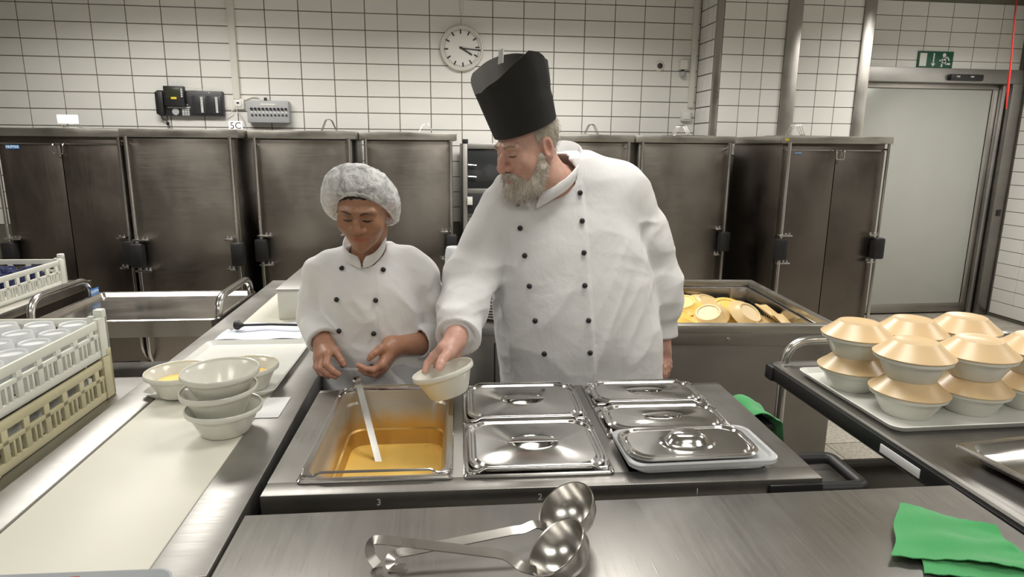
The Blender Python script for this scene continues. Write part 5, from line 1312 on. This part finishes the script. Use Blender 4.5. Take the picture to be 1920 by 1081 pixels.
wl = dict(
    fore=[[((-0.0050, 2.0300, 0.9730), .040), ((-0.0680, 1.9650, 0.9860), .034), ((-0.1220, 1.9150, 0.9990), .0255)]],
    palm=[[((-0.1250, 1.9120, 0.9990), .0235), ((-0.1490, 1.8530, 0.9620), .0135)], [((-0.1250, 1.9150, 0.9950), .022), ((-0.1460, 1.8720, 0.9460), .013)], [((-0.1240, 1.9180, 0.9940), .021), ((-0.1450, 1.8930, 0.9380), .0125)], [((-0.1220, 1.9200, 0.9930), .019), ((-0.1410, 1.9130, 0.9380), .012)], [((-0.1290, 1.9050, 0.9980), .017), ((-0.1530, 1.8650, 1.0040), .0135)]],
    fing=[[((-0.1490, 1.8530, 0.9620), .0110), ((-0.1730, 1.8450, 0.9490), .0098), ((-0.1960, 1.8430, 0.9540), .0086), ((-0.2170, 1.8450, 0.9640), .0073)],
          [((-0.1460, 1.8720, 0.9460), .0112), ((-0.1730, 1.8660, 0.9270), .0100), ((-0.1950, 1.8620, 0.9340), .0087), ((-0.2130, 1.8620, 0.9450), .0074)],
          [((-0.1450, 1.8930, 0.9380), .0106), ((-0.1670, 1.8880, 0.9170), .0094), ((-0.1850, 1.8840, 0.9230), .0082), ((-0.2010, 1.8840, 0.9320), .0071)],
          [((-0.1410, 1.9130, 0.9380), .0098), ((-0.1590, 1.9090, 0.9200), .0084), ((-0.1730, 1.9050, 0.9200), .0075), ((-0.1840, 1.9050, 0.9260), .0066)],
          [((-0.1530, 1.8650, 1.0040), .0120), ((-0.1690, 1.8500, 0.9970), .0104), ((-0.1770, 1.8470, 0.9900), .0096), ((-0.1840, 1.8450, 0.9820), .0078)]])
coreW = [[((-.19, 2.04, 1.22), .065), ((-.19, 2.06, 1.08), .10), ((-.185, 2.07, .90), .105), ((-.185, 2.07, .80), .11)], [((-.24, 2.07, .78), .08), ((-.25, 2.08, .42), .055), ((-.25, 2.09, .07), .04)], [((-.12, 2.07, .78), .08), ((-.12, 2.08, .42), .055), ((-.12, 2.09, .07), .04)],
         [((-.19, 2.05, 1.20), .05), ((-.32, 2.06, 1.19), .032), ((-0.3730, 2.0450, 1.0630), .026), ((-0.3450, 1.9800, 1.0290), .023)], [((-.19, 2.05, 1.20), .05), ((-.05, 2.06, 1.19), .032), ((0.0020, 2.0700, 1.0120), .026), ((-0.0270, 2.0100, 0.9800), .026)]]
adopt(person_body('body', cook, gW, WC, WM, neckW, [wr, wl], coreW, colW), cook)
zw = np.array([.50, .80, .90, 1.0, 1.10, 1.18, 1.24, 1.29]); cxW = np.array([-.185, -.183, -.186, -.19, -.192, -.194, -.195, -.195]); axW = np.array([.180, .172, .160, .150, .152, .150, .115, .06])
cyW = np.array([2.07, 2.07, 2.065, 2.06, 2.055, 2.05, 2.05, 2.05]); byW = np.array([.15, .145, .135, .128, .128, .115, .09, .05])
zw, cxW, axW, cyW, byW = smooth_tab(zw, cxW, axW, cyW, byW)
def jacketW(P):
    d = torso(P, zw, cxW, axW, cyW, byW, 2.3); d = np.maximum(d, P[:, 2] - 1.285); d = np.maximum(d, .60 - P[:, 2])
    d = smin(d, chain(P, [((-.195, 2.06, 1.222), .062), ((-0.3120, 2.0600, 1.2170), .050), ((-0.3430, 2.0600, 1.1930), .050)], .03), .04)
    d = smin(d, chain(P, [((-.195, 2.06, 1.222), .062), ((-0.0780, 2.0600, 1.2240), .050), ((-0.0280, 2.0600, 1.1850), .050)], .03), .04)
    edge = np.interp(P[:, 2], [.7, 1.0, 1.25], [-.150, -.160, -.165])
    d = d - .0035 * sstep(P[:, 0] - edge, -.003, .003) * (P[:, 1] < 2.05)
    ra = chain(P, [((-0.3430, 2.0600, 1.1970), .050), ((-0.3580, 2.0600, 1.1150), .047), ((-0.3640, 2.0350, 1.0520), .046), ((-0.3450, 1.9850, 1.0270), .044)], .02)
    ax = A(*(-0.3200, 1.9300, 1.0020)) - A(*(-0.3560, 2.0100, 1.0380)); ax /= np.linalg.norm(ax)
    rc_ = np.maximum(cone(P, (-0.3550, 2.0050, 1.0390), (-0.3160, 1.9200, 0.9990), .051, .049), (P - A(*(-0.3280, 1.9450, 1.0080))) @ ax)
    rc_ = np.maximum(rc_, -cone(P, (-0.3380, 1.9700, 1.0180), (-0.3140, 1.9100, 0.9990), .030, .042))
    la = chain(P, [((-0.0280, 2.0600, 1.1850), .050), ((-0.0080, 2.0700, 1.1050), .050), ((0.0030, 2.0750, 1.0230), .052), ((-0.0080, 2.0450, 0.9830), .050)], .02)
    ax2 = A(*(-0.0680, 1.9650, 0.9840)) - A(*(0.0020, 2.0500, 0.9810)); ax2 /= np.linalg.norm(ax2)
    lc_ = np.maximum(cone(P, (0.0120, 2.0650, 0.9840), (-0.0600, 1.9700, 0.9840), .055, .052), (P - A(*(-0.0470, 1.9850, 0.9830))) @ ax2)
    lc_ = np.maximum(lc_, -cone(P, (-0.0190, 2.0200, 0.9800), (-0.0670, 1.9550, 0.9870), .036, .046))
    arm = np.minimum(ra, la)
    d = smin(d, arm, .009)
    d = d + folds(P + 4, .0120, 1.0, (.8, .8, 1.35), 8.5) * (.25 + .75 * np.clip(1 - np.abs(arm) / .04, 0, 1)) + folds((P + 2) @ RF2, .0105, 1.0, (1.7, 1, .4), 6.0) * sstep(1.22 - P[:, 2], 0, .15)
    d = smin(d, np.minimum(rc_, lc_), .004)
    return smax(d, -chain(P, [(neckW[1][0], .052), ((-.197, 2.015, 1.262), .056)]), .006)
jw = adopt(garment('jacket', jacketW, (-.50, 1.86, .58), (.12, 2.28, 1.32), .0048, 'jacket_white', cook), cook)
cw = collar([(-0.2030, 1.9550, 1.2470), (-0.1760, 1.9550, 1.2550), (-0.1520, 1.9650, 1.2770), (-0.1380, 2.0000, 1.3040), (-0.1530, 2.0600, 1.3160), (-0.2060, 2.1000, 1.3110), (-0.2510, 2.0600, 1.3050), (-0.2600, 2.0000, 1.2820), (-0.2470, 1.9650, 1.2640), (-0.2240, 1.9550, 1.2520), (-0.2090, 1.9500, 1.2450)], .016, .003, 'collar', jw)
adopt(cw, cook); cw.location -= jw.location
buttons_world(jw, cook, [(-0.2660, 1.2270), (-0.1440, 1.2230), (-0.2810, 1.1380), (-0.1660, 1.1360), (-0.2790, 1.0400), (-0.1760, 1.0350), (-0.2710, 0.9330), (-0.1860, 0.9340)], .0078)
def apronW(P):
    d = torso(P, zw, cxW, axW + .006, cyW, byW + .006, 2.3); d = np.maximum(d, .45 - P[:, 2]); d = np.maximum(d, P[:, 2] - (.925 + .5 * np.clip(np.abs(P[:, 0] + .19) - .10, 0, 1) * -1))
    d = np.maximum(d, P[:, 1] - 2.10); return d + folds(P + 6, .004, .4, (1.2, 1, .5), 7.0)
adopt(garment('apron', apronW, (-.42, 1.88, .43), (.04, 2.14, .96), .006, 'apron_grey', cook), cook)
trousers(-.185, 2.08, .14, cook)
# dark hair under a gathered white hairnet
def hairW(P):
    L = to_local(P, WC, WM) / WS; d = ellipsoid(L, (0, .016, .026), (.084, .100, .082)); d = np.maximum(d, -(L[:, 1] * .6 + L[:, 2] * .8 + .016 - .35 * np.clip(np.abs(L[:, 0]) - .045, 0, 1)))
    return np.maximum(d, -(L[:, 1] + .088 - .9 * np.clip(.045 - np.abs(L[:, 0]), 0, 1) * .2)) + .002 * (vnoise(P, 120) - .5)
adopt(obj('hair', np_mesh('hair', [surface_nets(hairW, A(*WC) - .14, A(*WC) + .16, .0035)], 'hair_black'), None, cook), cook)
rs = np.random.RandomState(4); n = 132; ringsN = []
prof = [(.002, .126), (.030, .125), (.062, .121), (.092, .108), (.112, .082), (.120, .050), (.121, .020), (.115, -.002), (.104, -.012), (.093, -.012), (.087, -.006), (.085, 0)]
ax_ = Vector((0, .76, .65)); b1 = Vector((1, 0, 0)); b2 = ax_.cross(b1)
for i, (r, hgt) in enumerate(prof):
    ring = []
    for j in range(n):
        a = 2 * math.pi * j / n; k = i / (len(prof) - 1)
        q = A(math.cos(a) * 2.2 + 5, math.sin(a) * 2.2 + 5, k * 2)[None]
        rr_ = r * (1 + (.05 * (float(vnoise(q, 2.3)[0]) - .5) + .045 * (float(vnoise(q, 5.0)[0]) - .5)) * min(1, k * 3) + .020 * math.sin(33 * a + 4 * math.sin(3 * a)) * k * k)
        p = Vector((-.024 * (1 - k), .0, -.012 - .026 * math.cos(a) ** 2 * k)) - b2 * (.032 * max(0, hgt) / .126) + b1 * (math.cos(a) * rr_) + b2 * (math.sin(a) * rr_ * (1.02 + .28 * k ** 3)) + ax_ * (hgt * .85 + .004 * (float(vnoise(q, 4.0)[0]) - .5))
        ring.append(wl_(tuple(p)))
    ringsN.append(ring)
hn = adopt(obj('hairnet', MB().loft(ringsN).mesh('hairnet', True, 180), 'hairnet', cook), cook)
bandp = ringsN[-1]; e_ = obj('elastic_band', MB().tube([*bandp, bandp[0]], .0028, 6, False).mesh('elastic_band'), 'cup_white', hn)
for s in (-1, 1):
    pts = [wl_(p) for p in ((s * .013, -.1000, .0150), (s * .030, -.0965, .0185), (s * .050, -.0815, .0150))]
    adopt(obj('eyebrow', MB().tube(fillet(pts, .012), .003, 8, True, (.0040, .0018)).mesh('eyebrow'), 'hair_black', cook), cook)
    pts = [wl_(p) for p in ((s * .016, -.0905, -.0080), (s * .030, -.0912, -.0115), (s * .044, -.0835, -.0085))]
    adopt(obj('eyelash', MB().tube(fillet(pts, .01), .0022, 6).mesh('eyelash'), 'hair_black', cook), cook)
